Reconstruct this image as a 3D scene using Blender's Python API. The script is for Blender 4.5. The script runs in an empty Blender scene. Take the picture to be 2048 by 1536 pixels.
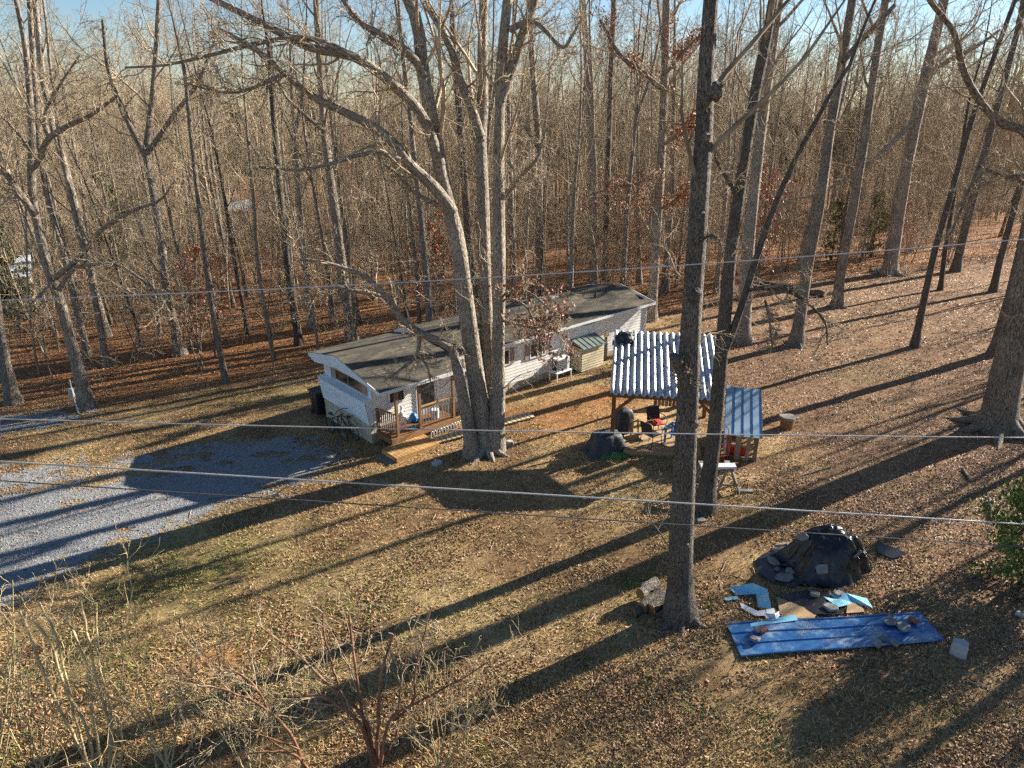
import bpy, math, random
import numpy as np
from mathutils import Matrix, Vector

# ------------------------------------------------------------------ camera, world, sun, exposure
CAM_H, FPX, PITCH = 11.5, 1404.0, math.radians(21.7)
SUN_DIR = Vector((0.868 * math.cos(math.radians(23.5)), 0.497 * math.cos(math.radians(23.5)), math.sin(math.radians(23.5))))
scene = bpy.context.scene
COL = scene.collection
cam_data = bpy.data.cameras.new('camera'); cam = bpy.data.objects.new('camera', cam_data); COL.objects.link(cam)
cam.location = (0, 0, CAM_H); cam.rotation_euler = (math.pi / 2 - PITCH, 0, 0)
cam_data.sensor_width = 36.0; cam_data.lens = 36.0 * FPX / 2048.0
cam_data.clip_start = 0.1; cam_data.clip_end = 3000
scene.camera = cam
world = bpy.data.worlds.new('World'); scene.world = world; world.use_nodes = True
wn = world.node_tree.nodes; bg = wn['Background']
sky = wn.new('ShaderNodeTexSky'); sky.sky_type = 'NISHITA'; sky.sun_disc = False
sky.sun_elevation = math.radians(23.5); sky.sun_rotation = math.atan2(SUN_DIR.x, SUN_DIR.y)
sky.air_density = 1.0; sky.dust_density = 0.1; sky.ozone_density = 4.0
world.node_tree.links.new(sky.outputs[0], bg.inputs[0]); bg.inputs[1].default_value = 0.05
sd = bpy.data.lights.new('sun', 'SUN'); sun = bpy.data.objects.new('sun', sd); COL.objects.link(sun)
sd.energy = 5.0; sd.angle = math.radians(0.42); sd.color = (1.0, 0.91, 0.78)
sun.rotation_euler = SUN_DIR.to_track_quat('Z', 'Y').to_euler(); sun.location = (60, 40, 40)
vs = scene.view_settings
vs.view_transform = 'Standard'; vs.look = 'None'; vs.exposure = 1.55; vs.gamma = 1.0; vs.use_curve_mapping = False

scene.cycles.max_bounces = 4; scene.cycles.diffuse_bounces = 2; scene.cycles.glossy_bounces = 2; scene.cycles.transmission_bounces = 2; scene.cycles.use_light_tree = False; scene.cycles.use_denoising = False
rng = np.random.default_rng(11)
ct, st = math.cos(PITCH), math.sin(PITCH)

# ------------------------------------------------------------------ noise, terrain, unprojection (2048 x 1536 photo pixels -> metres)
_lat = np.random.default_rng(5).random((257, 257))
def vnoise(x, y):
    x = np.asarray(x, float); y = np.asarray(y, float)
    xi = np.floor(x).astype(int); yi = np.floor(y).astype(int); fx = x - xi; fy = y - yi
    fx = fx * fx * (3 - 2 * fx); fy = fy * fy * (3 - 2 * fy)
    a = _lat[xi % 256, yi % 256]; b = _lat[(xi + 1) % 256, yi % 256]; c = _lat[xi % 256, (yi + 1) % 256]; d = _lat[(xi + 1) % 256, (yi + 1) % 256]
    return (a * (1 - fx) + b * fx) * (1 - fy) + (c * (1 - fx) + d * fx) * fy
def fbm(x, y, o=4):
    s = 0; a = 0.5; t = 0
    for i in range(o):
        s = s + a * vnoise(np.asarray(x) * 2 ** i + 17.3 * i, np.asarray(y) * 2 ** i + 5.1 * i); t += a; a *= 0.5
    return s / t
def gz(x, y):
    x = np.asarray(x, float); y = np.asarray(y, float)
    z = 0.84 * np.tanh(x / 14) - 0.018 * (np.clip(y, 4, 50) - 22)
    d = np.clip((y - 50) / 130, 0, 1)
    z = z - 9 * d * d * (3 - 2 * d)
    far = np.clip((y - 45) / 40, 0, 1)
    return z + far * 1.2 * (fbm(x / 18, y / 18, 2) - 0.5) + 0.10 * (fbm(x / 2.6, y / 2.6, 3) - 0.5)
def ray(px, py):
    u = (px - 1024) / FPX; v = (py - 768) / FPX
    return np.array([u, ct - v * st, -(st + v * ct)])
def Dp(px, py, Y):
    r = ray(px, py); p = r * (Y / r[1]); p[2] += CAM_H; return p
def Zp(px, py, z):
    r = ray(px, py); p = r * ((z - CAM_H) / r[2]); p[2] += CAM_H; return p
def Gp(px, py, o=0.0):
    r = ray(px, py); t = np.geomspace(4, 500, 3000)
    p = r[None] * t[:, None]; h = p[:, 2] + CAM_H - gz(p[:, 0], p[:, 1]) - o
    i = int(np.argmax(h < 0)) if (h < 0).any() else len(t) - 1
    lo, hi = t[max(i - 1, 0)], t[i]
    for _ in range(30):
        m = (lo + hi) / 2; q = r * m
        if q[2] + CAM_H < gz(q[0], q[1]) + o: hi = m
        else: lo = m
    q = r * hi; q[2] += CAM_H
    return q
def pix(P):
    P = np.asarray(P, float); d = CAM_H - P[..., 2]
    fw = ct * P[..., 1] + st * d; dn = -st * P[..., 1] + ct * d
    return 1024 + FPX * P[..., 0] / fw, 768 + FPX * dn / fw

# ------------------------------------------------------------------ mesh helpers
class MB:
    """collects verts and faces for one mesh"""
    def __init__(s): s.v = []; s.f = []; s.n = 0; s.bark = []; s.col = []
    def add(s, v, f):
        v = np.asarray(v, float).reshape(-1, 3); s.v.append(v)
        s.f += [tuple(i + s.n for i in q) for q in f]; s.n += len(v); return s
    def box(s, c, size, R=None):
        h = np.array(size) / 2.0
        v = np.array([[x, y, z] for x in (-1, 1) for y in (-1, 1) for z in (-1, 1)], float) * h
        if R is not None: v = v @ np.asarray(R, float).T
        return s.add(v + np.array(c, float), [(0, 1, 3, 2), (4, 6, 7, 5), (0, 4, 5, 1), (2, 3, 7, 6), (0, 2, 6, 4), (1, 5, 7, 3)])
    def bar(s, a, b, w, h, up=(0, 0, 1)):
        a = np.array(a, float); b = np.array(b, float); d = b - a; L = np.linalg.norm(d); d /= L
        up = np.array(up, float)
        if abs(d @ up) > 0.98: up = np.array([1.0, 0, 0])
        sd_ = np.cross(up, d); sd_ /= np.linalg.norm(sd_); u = np.cross(d, sd_)
        return s.box((a + b) / 2, (L, w, h), np.stack([d, sd_, u], 1))
    def quad(s, *p): return s.add(p, [tuple(range(len(p)))])
    def slab(s, poly, th):
        """closed polygon (3d points, roughly planar) thickened downwards along -z by th"""
        p = np.asarray(poly, float); n = len(p); q = p.copy(); q[:, 2] -= th
        f = [tuple(range(n)), tuple(range(2 * n - 1, n - 1, -1))] + [(i, i + n, (i + 1) % n + n, (i + 1) % n) for i in range(n)]
        return s.add(np.vstack([p, q]), f)
    def tube(s, pts, r, sides=8, cap=True):
        pts = np.asarray(pts, float); r = np.broadcast_to(np.asarray(r, float), (len(pts),))
        V, _ = ring_verts(pts[None], r[None], sides); V = V.reshape(-1, 3); N = len(pts)
        f = [(i * sides + j, i * sides + (j + 1) % sides, (i + 1) * sides + (j + 1) % sides, (i + 1) * sides + j) for i in range(N - 1) for j in range(sides)]
        if cap: f += [tuple(range(sides - 1, -1, -1)), tuple((N - 1) * sides + j for j in range(sides))]
        return s.add(V, f)
    def build(s, name, m, parent=None, smooth=False, bevel=0.0):
        me = bpy.data.meshes.new(name); me.from_pydata(np.vstack(s.v).tolist(), [], s.f); me.update()
        if smooth: me.polygons.foreach_set('use_smooth', [True] * len(me.polygons))
        me.materials.append(m); o = bpy.data.objects.new(name, me); COL.objects.link(o)
        if parent is not None: o.parent = parent
        if bevel:
            b = o.modifiers.new('bevel', 'BEVEL'); b.width = bevel; b.segments = 2; b.limit_method = 'ANGLE'
        return o

def ring_verts(P, R, S):
    """P (M,N,3), R (M,N) -> verts (M,N,S,3) and bark coordinates"""
    T = np.gradient(P, axis=1); T /= np.linalg.norm(T, axis=2, keepdims=True) + 1e-9
    mt = T.mean(1); ref = np.where(np.abs(mt[:, 2:3]) > 0.7, np.array([[1.0, 0.13, 0]]), np.array([[0.0, 0.1, 1.0]]))
    U = np.cross(T, ref[:, None, :]); U /= np.linalg.norm(U, axis=2, keepdims=True) + 1e-9
    W = np.cross(T, U)
    a = np.arange(S) * 2 * np.pi / S
    RR = np.repeat(R[:, :, None], S, 2)
    if S >= 14:      # trunks are not round: flutes and swellings
        al0 = np.cumsum(np.linalg.norm(np.diff(P, axis=1, prepend=P[:, :1]), axis=2), 1)[:, :, None]; aa = a[None, None, :] + 0 * al0
        RR = RR * (1 + 0.05 * np.sin(3 * aa + 0.5 * al0 + P[:, :1, :1] * 3) + 0.13 * (vnoise(2.2 * np.cos(aa) + al0 * 1.1 + 40, 2.2 * np.sin(aa) + 40 + P[:, :1, :1]) - 0.5))
    V = P[:, :, None, :] + RR[:, :, :, None] * (np.cos(a)[None, None, :, None] * U[:, :, None, :] + np.sin(a)[None, None, :, None] * W[:, :, None, :])
    seg = np.linalg.norm(np.diff(P, axis=1), axis=2); al = np.concatenate([np.zeros((len(P), 1)), np.cumsum(seg, 1)], 1)
    al = al + np.arange(len(P))[:, None] * 1.7
    rb = np.maximum(R, 0.01)[:, :, None]
    B = np.stack([rb * np.cos(a) + 0 * al[:, :, None], rb * np.sin(a) + 0 * al[:, :, None], al[:, :, None] + 0 * a], 3)
    return V, B

def tubes_arrays(groups):
    """groups: list of (P,R,S) -> verts, quads, bark"""
    Vs, Fs, Bs, n = [], [], [], 0
    for P, R, S in groups:
        if len(P) == 0: continue
        V, B = ring_verts(P, R, S); M, N = P.shape[:2]
        base = n + (np.arange(M) * N * S)[:, None, None]
        i = (np.arange(N - 1) * S)[None, :, None]; j = np.arange(S)[None, None, :]; j2 = (j + 1) % S
        q = np.stack([base + i + j, base + i + j2, base + i + S + j2, base + i + S + j], 3).reshape(-1, 4)
        Vs.append(V.reshape(-1, 3)); Bs.append(B.reshape(-1, 3)); Fs.append(q); n += M * N * S
    return np.vstack(Vs), np.vstack(Fs), np.vstack(Bs)

def np_mesh(name, V, Q, bark=None, col=None, smooth=True):
    """mesh from numpy verts and faces (all of one size)"""
    me = bpy.data.meshes.new(name); k = Q.shape[1]
    me.vertices.add(len(V)); me.vertices.foreach_set('co', np.ascontiguousarray(V, np.float32).ravel())
    me.loops.add(len(Q) * k); me.loops.foreach_set('vertex_index', np.ascontiguousarray(Q, np.int32).ravel())
    me.polygons.add(len(Q)); me.polygons.foreach_set('loop_start', np.arange(0, len(Q) * k, k, dtype=np.int32))
    if smooth: me.polygons.foreach_set('use_smooth', np.ones(len(Q), bool))
    if bark is not None:
        a = me.attributes.new('bark', 'FLOAT_VECTOR', 'POINT'); a.data.foreach_set('vector', np.ascontiguousarray(bark, np.float32).ravel())
    if col is not None:
        a = me.attributes.new('tint', 'FLOAT_COLOR', 'POINT')
        c4 = np.ones((len(V), 4), np.float32); c4[:, :3] = col; a.data.foreach_set('color', c4.ravel())
    me.update(calc_edges=True); me.validate()
    return me
def link(name, me, m, parent=None):
    if m is not None and len(me.materials) == 0: me.materials.append(m)
    o = bpy.data.objects.new(name, me); COL.objects.link(o)
    if parent is not None: o.parent = parent
    return o
def tag(o, label=None, cat=None, group=None, kind=None):
    if label: o['label'] = label
    if cat: o['category'] = cat
    if group: o['group'] = group
    if kind: o['kind'] = kind
    return o
def thing(name, label, cat, loc=(0, 0, 0), rz=0.0, group=None):
    o = bpy.data.objects.new(name, None); COL.objects.link(o); o.location = loc; o.rotation_euler = (0, 0, rz)
    o.empty_display_size = 0.2
    return tag(o, label, cat, group)
def copy_tree(o, parent=None):
    c = o.copy(); COL.objects.link(c)
    if parent is not None: c.parent = parent
    for ch in list(o.children): copy_tree(ch, c)
    return c
def Rz(a): return np.array([[math.cos(a), -math.sin(a), 0], [math.sin(a), math.cos(a), 0], [0, 0, 1.0]])
def Rx(a): return np.array([[1.0, 0, 0], [0, math.cos(a), -math.sin(a)], [0, math.sin(a), math.cos(a)]])
def Ry(a): return np.array([[math.cos(a), 0, math.sin(a)], [0, 1.0, 0], [-math.sin(a), 0, math.cos(a)]])

# ------------------------------------------------------------------ materials
def nodes(name):
    m = bpy.data.materials.new(name); m.use_nodes = True; nt = m.node_tree
    return m, nt, nt.nodes, nt.links, nt.nodes['Principled BSDF']
def ramp(N, stops):
    r = N.new('ShaderNodeValToRGB'); e = r.color_ramp.elements
    while len(e) < len(stops): e.new(0.5)
    for k, (p, c) in enumerate(stops): e[k].position = p; e[k].color = (*c, 1)
    return r
def pm(name, c1, c2=None, scale=6.0, rough=0.7, bump=0.2, stretch=(1, 1, 1), metal=0.0, detail=6.0, coord='Object', c3=None, spec=0.4, bdist=0.01, var=0.0):
    """plain surface: two or three colours mixed by stretched noise, with a bump of its own"""
    m, nt, N, L, B = nodes(name)
    tc = N.new('ShaderNodeTexCoord'); mp = N.new('ShaderNodeMapping'); mp.inputs['Scale'].default_value = stretch
    L.new(tc.outputs[coord], mp.inputs[0])
    nz = N.new('ShaderNodeTexNoise'); nz.inputs['Scale'].default_value = scale; nz.inputs['Detail'].default_value = detail; nz.inputs['Roughness'].default_value = 0.62
    L.new(mp.outputs[0], nz.inputs['Vector'])
    c2 = c2 or tuple(x * 0.75 for x in c1)
    r = ramp(N, [(0.32, c1), (0.68, c2)] if c3 is None else [(0.3, c1), (0.5, c2), (0.7, c3)]); L.new(nz.outputs[0], r.inputs[0])
    out = r.outputs[0]
    if var:
        oi = N.new('ShaderNodeObjectInfo'); hs = N.new('ShaderNodeHueSaturation'); mr = N.new('ShaderNodeMapRange')
        mr.inputs['To Min'].default_value = 1 - var; mr.inputs['To Max'].default_value = 1 + var
        L.new(oi.outputs['Random'], mr.inputs['Value']); L.new(mr.outputs[0], hs.inputs['Value']); L.new(out, hs.inputs['Color']); out = hs.outputs[0]
    L.new(out, B.inputs['Base Color'])
    B.inputs['Roughness'].default_value = rough; B.inputs['Metallic'].default_value = metal; B.inputs['Specular IOR Level'].default_value = spec
    if bump:
        n2 = N.new('ShaderNodeTexNoise'); n2.inputs['Scale'].default_value = scale * 3; n2.inputs['Detail'].default_value = 4; L.new(mp.outputs[0], n2.inputs['Vector'])
        b = N.new('ShaderNodeBump'); b.inputs['Strength'].default_value = bump; b.inputs['Distance'].default_value = bdist
        L.new(n2.outputs[0], b.inputs['Height']); L.new(b.outputs[0], B.inputs['Normal'])
    return m
def bark_mat(name, dark, light, k=14.0, bump=0.8, moss=None, dist=0.02):
    m, nt, N, L, B = nodes(name)
    at = N.new('ShaderNodeAttribute'); at.attribute_name = 'bark'
    mp = N.new('ShaderNodeMapping'); mp.inputs['Scale'].default_value = (1, 1, 0.24); L.new(at.outputs['Vector'], mp.inputs[0])
    wp = N.new('ShaderNodeTexNoise'); wp.inputs['Scale'].default_value = k * 0.6; wp.inputs['Detail'].default_value = 3; L.new(mp.outputs[0], wp.inputs['Vector'])
    va = N.new('ShaderNodeVectorMath'); va.operation = 'MULTIPLY_ADD'; va.inputs[1].default_value = (0.09, 0.09, 0.09); L.new(wp.outputs['Color'], va.inputs[0]); L.new(mp.outputs[0], va.inputs[2])
    vo = N.new('ShaderNodeTexVoronoi'); vo.feature = 'DISTANCE_TO_EDGE'; vo.inputs['Scale'].default_value = k; L.new(va.outputs[0], vo.inputs['Vector'])
    n0 = N.new('ShaderNodeTexNoise'); n0.inputs['Scale'].default_value = k * 1.6; n0.inputs['Detail'].default_value = 5; L.new(mp.outputs[0], n0.inputs['Vector'])
    nz = N.new('ShaderNodeMath'); nz.operation = 'MULTIPLY_ADD'; nz.inputs[1].default_value = 1.5; L.new(vo.outputs['Distance'], nz.inputs[0]); L.new(n0.outputs[0], nz.inputs[2])
    r = ramp(N, [(0.44, dark), (0.80, light)]); L.new(nz.outputs[0], r.inputs[0])
    big = N.new('ShaderNodeTexNoise'); big.inputs['Scale'].default_value = 1.1; big.inputs['Detail'].default_value = 3; L.new(at.outputs['Vector'], big.inputs['Vector'])
    oi = N.new('ShaderNodeObjectInfo')
    mr = N.new('ShaderNodeMapRange'); mr.inputs['From Min'].default_value = 0.3; mr.inputs['From Max'].default_value = 0.7; mr.inputs['To Min'].default_value = 0.72; mr.inputs['To Max'].default_value = 1.18
    L.new(big.outputs[0], mr.inputs['Value'])
    mo = N.new('ShaderNodeMapRange'); mo.inputs['To Min'].default_value = 0.68; mo.inputs['To Max'].default_value = 1.2; L.new(oi.outputs['Random'], mo.inputs['Value'])
    mu = N.new('ShaderNodeMath'); mu.operation = 'MULTIPLY'; L.new(mr.outputs[0], mu.inputs[0]); L.new(mo.outputs[0], mu.inputs[1])
    hs = N.new('ShaderNodeHueSaturation'); L.new(r.outputs[0], hs.inputs['Color']); L.new(mu.outputs[0], hs.inputs['Value'])
    out = hs.outputs[0]
    if moss:
        n3 = N.new('ShaderNodeTexNoise'); n3.inputs['Scale'].default_value = 2.3; n3.inputs['Detail'].default_value = 6; L.new(at.outputs['Vector'], n3.inputs['Vector'])
        rr = ramp(N, [(0.60, (0, 0, 0)), (0.70, (0.6, 0.6, 0.6))]); L.new(n3.outputs[0], rr.inputs[0])
        mx = N.new('ShaderNodeMix'); mx.data_type = 'RGBA'; L.new(rr.outputs[0], mx.inputs['Factor']); L.new(out, mx.inputs[6]); mx.inputs[7].default_value = (*moss, 1)
        out = mx.outputs[2]
    L.new(out, B.inputs['Base Color']); B.inputs['Roughness'].default_value = 0.85; B.inputs['Specular IOR Level'].default_value = 0.25
    b = N.new('ShaderNodeBump'); b.inputs['Strength'].default_value = bump; b.inputs['Distance'].default_value = dist; L.new(nz.outputs[0], b.inputs['Height']); L.new(b.outputs[0], B.inputs['Normal'])
    return m
def tint_mat(name, rough=0.8, fine=(), spec=0.25, trans=0.0):
    """colour from the per-vertex tint of the real leaf, blade or soil, broken up by fine noise"""
    m, nt, N, L, B = nodes(name)
    at = N.new('ShaderNodeAttribute'); at.attribute_name = 'tint'; out = at.outputs['Color']
    tc = N.new('ShaderNodeTexCoord'); hgt = None
    for sc, lo, hi in fine:
        nz = N.new('ShaderNodeTexNoise'); nz.inputs['Scale'].default_value = sc; nz.inputs['Detail'].default_value = 5; nz.inputs['Roughness'].default_value = 0.7
        L.new(tc.outputs['Object'], nz.inputs['Vector'])
        mr = N.new('ShaderNodeMapRange'); mr.inputs['From Min'].default_value = 0.35; mr.inputs['From Max'].default_value = 0.65; mr.inputs['To Min'].default_value = lo; mr.inputs['To Max'].default_value = hi
        L.new(nz.outputs[0], mr.inputs['Value'])
        hs = N.new('ShaderNodeHueSaturation'); L.new(out, hs.inputs['Color']); L.new(mr.outputs[0], hs.inputs['Value']); out = hs.outputs[0]; hgt = nz
    L.new(out, B.inputs['Base Color']); B.inputs['Roughness'].default_value = rough; B.inputs['Specular IOR Level'].default_value = spec
    if hgt is not None:
        b = N.new('ShaderNodeBump'); b.inputs['Strength'].default_value = 0.7; b.inputs['Distance'].default_value = 0.03; L.new(hgt.outputs[0], b.inputs['Height']); L.new(b.outputs[0], B.inputs['Normal'])
    return m
M = {}
M['ground'] = tint_mat('soil', 0.95, [(3.0, 0.72, 1.2), (14.0, 0.7, 1.25), (55.0, 0.5, 1.5)], 0.1)
M['leaf'] = tint_mat('fallen_leaf', 0.6, (), 0.3)
M['grass'] = tint_mat('grass_blade', 0.7, (), 0.2)
M['gravel'] = pm('gravel', (0.13, 0.135, 0.135), (0.28, 0.29, 0.29), 38, 0.95, 0.8, c3=(0.22, 0.20, 0.17), bdist=0.03, spec=0.15)
M['stone_bit'] = tint_mat('gravel_stone', 0.9, (), 0.2)
M['bark'] = bark_mat('bark', (0.09, 0.072, 0.055), (0.34, 0.285, 0.225), 16, 0.9)
M['bark_oak'] = bark_mat('oak_bark', (0.05, 0.042, 0.036), (0.30, 0.265, 0.225), 30, 1.0, moss=(0.27, 0.28, 0.245), dist=0.05)
M['bark_dark'] = bark_mat('dark_bark', (0.05, 0.042, 0.035), (0.19, 0.16, 0.13), 24, 1.0, dist=0.03)
M['bark_pale'] = bark_mat('pale_bark', (0.11, 0.09, 0.07), (0.42, 0.36, 0.29), 20, 0.9, dist=0.035)
M['twig'] = bark_mat('twig_bark', (0.25, 0.19, 0.125), (0.50, 0.40, 0.27), 5, 0.2)
M['far_twig'] = bark_mat('far_twig_bark', (0.28, 0.215, 0.135), (0.47, 0.37, 0.235), 3, 0.0)
M['myrtle'] = bark_mat('myrtle_bark', (0.22, 0.085, 0.045), (0.40, 0.22, 0.13), 9, 0.4)
M['cane'] = bark_mat('cane_bark', (0.34, 0.25, 0.12), (0.56, 0.45, 0.25), 9, 0.4)
M['needle'] = tint_mat('needle', 0.7, (), 0.2)
M['siding'] = pm('white_siding', (0.82, 0.82, 0.79), (0.70, 0.69, 0.64), 2.2, 0.5, 0.08, stretch=(2.4, 1, 0.5))
M['siding_shade_blue'] = pm('pale_blue_siding', (0.74, 0.80, 0.83), (0.60, 0.67, 0.71), 2.5, 0.5, 0.08, stretch=(1, 0.4, 2))  # white front siding, blue of its shade mixed into the colour; also far roof
M['skirt'] = pm('stained_skirting', (0.60, 0.55, 0.42), (0.42, 0.36, 0.24), 2.4, 0.75, 0.15, stretch=(0.5, 0.5, 1.4), c3=(0.58, 0.56, 0.49))
M['cream'] = pm('cream_siding', (0.66, 0.58, 0.40), (0.56, 0.47, 0.29), 3.0, 0.6, 0.1)
M['trim'] = pm('white_trim', (0.76, 0.77, 0.78), (0.66, 0.67, 0.68), 3, 0.5, 0.05)
M['taupe'] = pm('taupe_paint', (0.36, 0.27, 0.22), (0.30, 0.22, 0.18), 4, 0.6, 0.08)
M['glass'] = pm('dark_window_glass', (0.02, 0.022, 0.025), (0.035, 0.04, 0.045), 1.5, 0.08, 0.0, spec=0.8)
M['wood_new'] = pm('treated_pine', (0.54, 0.34, 0.13), (0.38, 0.20, 0.07), 5, 0.7, 0.3, stretch=(1, 1, 1), var=0.22, c3=(0.60, 0.42, 0.19))
M['wood_red'] = pm('stained_cedar', (0.24, 0.10, 0.042), (0.15, 0.06, 0.026), 6, 0.7, 0.3, stretch=(1, 1, 0.3), var=0.12)
M['wood_post'] = pm('porch_timber', (0.30, 0.17, 0.075), (0.20, 0.105, 0.045), 6, 0.75, 0.3, stretch=(1, 1, 0.3), var=0.15)
M['wood_grey'] = pm('weathered_wood', (0.26, 0.24, 0.21), (0.17, 0.155, 0.13), 7, 0.85, 0.35, stretch=(1, 1, 0.3), var=0.2)
M['wood_pallet'] = pm('pallet_wood', (0.30, 0.22, 0.14), (0.19, 0.135, 0.085), 7, 0.85, 0.35, stretch=(1, 1, 0.25), var=0.25)
M['wood_pale'] = pm('bleached_slats', (0.56, 0.45, 0.27), (0.44, 0.33, 0.18), 6, 0.75, 0.3, var=0.15)
M['ply'] = pm('plywood', (0.42, 0.29, 0.15), (0.31, 0.20, 0.10), 3, 0.75, 0.15, stretch=(0.4, 2, 1), var=0.1)
M['galv'] = pm('galvanised_steel', (0.50, 0.53, 0.56), (0.40, 0.44, 0.47), 7, 0.5, 0.15, metal=0.7, c3=(0.36, 0.33, 0.30), stretch=(3, 0.5, 1))
M['blue_metal'] = pm('blue_painted_steel', (0.015, 0.075, 0.23), (0.03, 0.12, 0.30), 1.7, 0.26, 0.1, c3=(0.30, 0.37, 0.43), spec=0.6, detail=9)
M['blue_faded'] = pm('faded_blue_steel', (0.15, 0.27, 0.40), (0.24, 0.36, 0.46), 5, 0.35, 0.1, stretch=(6, 0.6, 1), c3=(0.30, 0.36, 0.36), spec=0.6)
M['blue_light'] = pm('light_blue_steel', (0.13, 0.45, 0.66), (0.22, 0.55, 0.72), 2.5, 0.4, 0.08, c3=(0.42, 0.56, 0.60), spec=0.5)
M['green_metal'] = pm('green_steel_roof', (0.13, 0.17, 0.155), (0.19, 0.23, 0.21), 4, 0.4, 0.08, spec=0.5)
M['black_plastic'] = pm('black_sheeting', (0.006, 0.0065, 0.008), (0.012, 0.013, 0.017), 6, 0.33, 0.3, spec=0.5, bdist=0.02)
M['dark_cloth'] = pm('dark_cover_cloth', (0.028, 0.033, 0.045), (0.05, 0.055, 0.06), 5, 0.6, 0.3, bdist=0.02)
M['black'] = pm('black_paint', (0.015, 0.015, 0.017), (0.03, 0.03, 0.032), 9, 0.45, 0.05)
M['green_tarp'] = pm('green_tarp', (0.035, 0.14, 0.03), (0.06, 0.20, 0.04), 6, 0.5, 0.3)
M['red'] = pm('red_cloth', (0.55, 0.02, 0.025), (0.42, 0.015, 0.02), 8, 0.75, 0.2)
M['red_plastic'] = pm('red_plastic', (0.50, 0.03, 0.02), (0.42, 0.025, 0.02), 5, 0.4, 0.02)
M['blue_plastic'] = pm('blue_plastic', (0.012, 0.13, 0.36), (0.015, 0.16, 0.42), 5, 0.4, 0.02)
M['teal'] = pm('teal_plastic', (0.10, 0.40, 0.42), (0.12, 0.45, 0.46), 5, 0.4, 0.02)
M['grey_stone'] = pm('flat_stone', (0.25, 0.25, 0.23), (0.17, 0.17, 0.16), 9, 0.85, 0.5, c3=(0.32, 0.31, 0.28), var=0.15)
M['white_stone'] = pm('pale_stone', (0.46, 0.46, 0.45), (0.34, 0.34, 0.34), 9, 0.85, 0.5)
M['brick'] = pm('brick', (0.34, 0.12, 0.055), (0.26, 0.09, 0.04), 14, 0.85, 0.4)
M['fur'] = pm('white_fur', (0.70, 0.68, 0.64), (0.58, 0.56, 0.52), 14, 0.9, 0.5)
M['wire'] = pm('aluminium_cable', (0.50, 0.51, 0.52), (0.42, 0.43, 0.44), 30, 0.45, 0.0, metal=0.4)
M['wire_dark'] = pm('dark_cable', (0.06, 0.065, 0.075), (0.09, 0.095, 0.10), 30, 0.5, 0.0)
M['grey_metal'] = pm('grey_enamel', (0.42, 0.46, 0.47), (0.34, 0.38, 0.39), 5, 0.5, 0.05)
M['cut_wood'] = pm('cut_wood_end', (0.30, 0.15, 0.055), (0.20, 0.09, 0.035), 20, 0.85, 0.3)
M['red_leaf'] = pm('clinging_leaf', (0.42, 0.145, 0.05), (0.30, 0.09, 0.035), 3, 0.6, 0.0, c3=(0.50, 0.22, 0.10))
def shingle_mat():
    m, nt, N, L, B = nodes('weathered_shingles')
    tc = N.new('ShaderNodeTexCoord'); br = N.new('ShaderNodeTexBrick'); br.inputs['Scale'].default_value = 1.0
    br.inputs['Brick Width'].default_value = 0.32; br.inputs['Row Height'].default_value = 0.145; br.inputs['Mortar Size'].default_value = 0.006
    br.inputs['Color1'].default_value = (0.135, 0.125, 0.105, 1); br.inputs['Color2'].default_value = (0.085, 0.08, 0.07, 1); br.inputs['Mortar'].default_value = (0.05, 0.045, 0.04, 1)
    L.new(tc.outputs['Object'], br.inputs['Vector'])
    nz = N.new('ShaderNodeTexNoise'); nz.inputs['Scale'].default_value = 1.0; nz.inputs['Detail'].default_value = 7; nz.inputs['Roughness'].default_value = 0.7
    mp = N.new('ShaderNodeMapping'); mp.inputs['Scale'].default_value = (0.7, 2.2, 1); L.new(tc.outputs['Object'], mp.inputs[0]); L.new(mp.outputs[0], nz.inputs['Vector'])
    r = ramp(N, [(0.3, (0.5, 0.5, 0.5)), (0.5, (0.95, 0.93, 0.86)), (0.72, (1.75, 1.6, 1.3))]); L.new(nz.outputs[0], r.inputs[0])
    mx = N.new('ShaderNodeMix'); mx.data_type = 'RGBA'; mx.blend_type = 'MULTIPLY'; mx.inputs['Factor'].default_value = 1; L.new(br.outputs[0], mx.inputs[6]); L.new(r.outputs[0], mx.inputs[7])
    L.new(mx.outputs[2], B.inputs['Base Color']); B.inputs['Roughness'].default_value = 0.95; B.inputs['Specular IOR Level'].default_value = 0.15
    n2 = N.new('ShaderNodeTexNoise'); n2.inputs['Scale'].default_value = 60; L.new(tc.outputs['Object'], n2.inputs['Vector'])
    b = N.new('ShaderNodeBump'); b.inputs['Strength'].default_value = 0.5; b.inputs['Distance'].default_value = 0.01; L.new(n2.outputs[0], b.inputs['Height']); L.new(b.outputs[0], B.inputs['Normal'])
    return m
M['shingle'] = shingle_mat()
def wrap_mat():
    """white house wrap with worn blue print bars"""
    m, nt, N, L, B = nodes('house_wrap')
    tc = N.new('ShaderNodeTexCoord'); nz = N.new('ShaderNodeTexNoise'); nz.inputs['Scale'].default_value = 9; nz.inputs['Detail'].default_value = 2; nz.inputs['Distortion'].default_value = 1.5
    L.new(tc.outputs['Object'], nz.inputs['Vector'])
    r = ramp(N, [(0.60, (0.62, 0.64, 0.66)), (0.64, (0.16, 0.22, 0.42))]); L.new(nz.outputs[0], r.inputs[0]); L.new(r.outputs[0], B.inputs['Base Color']); B.inputs['Roughness'].default_value = 0.6
    return m
M['wrap'] = wrap_mat()
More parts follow.
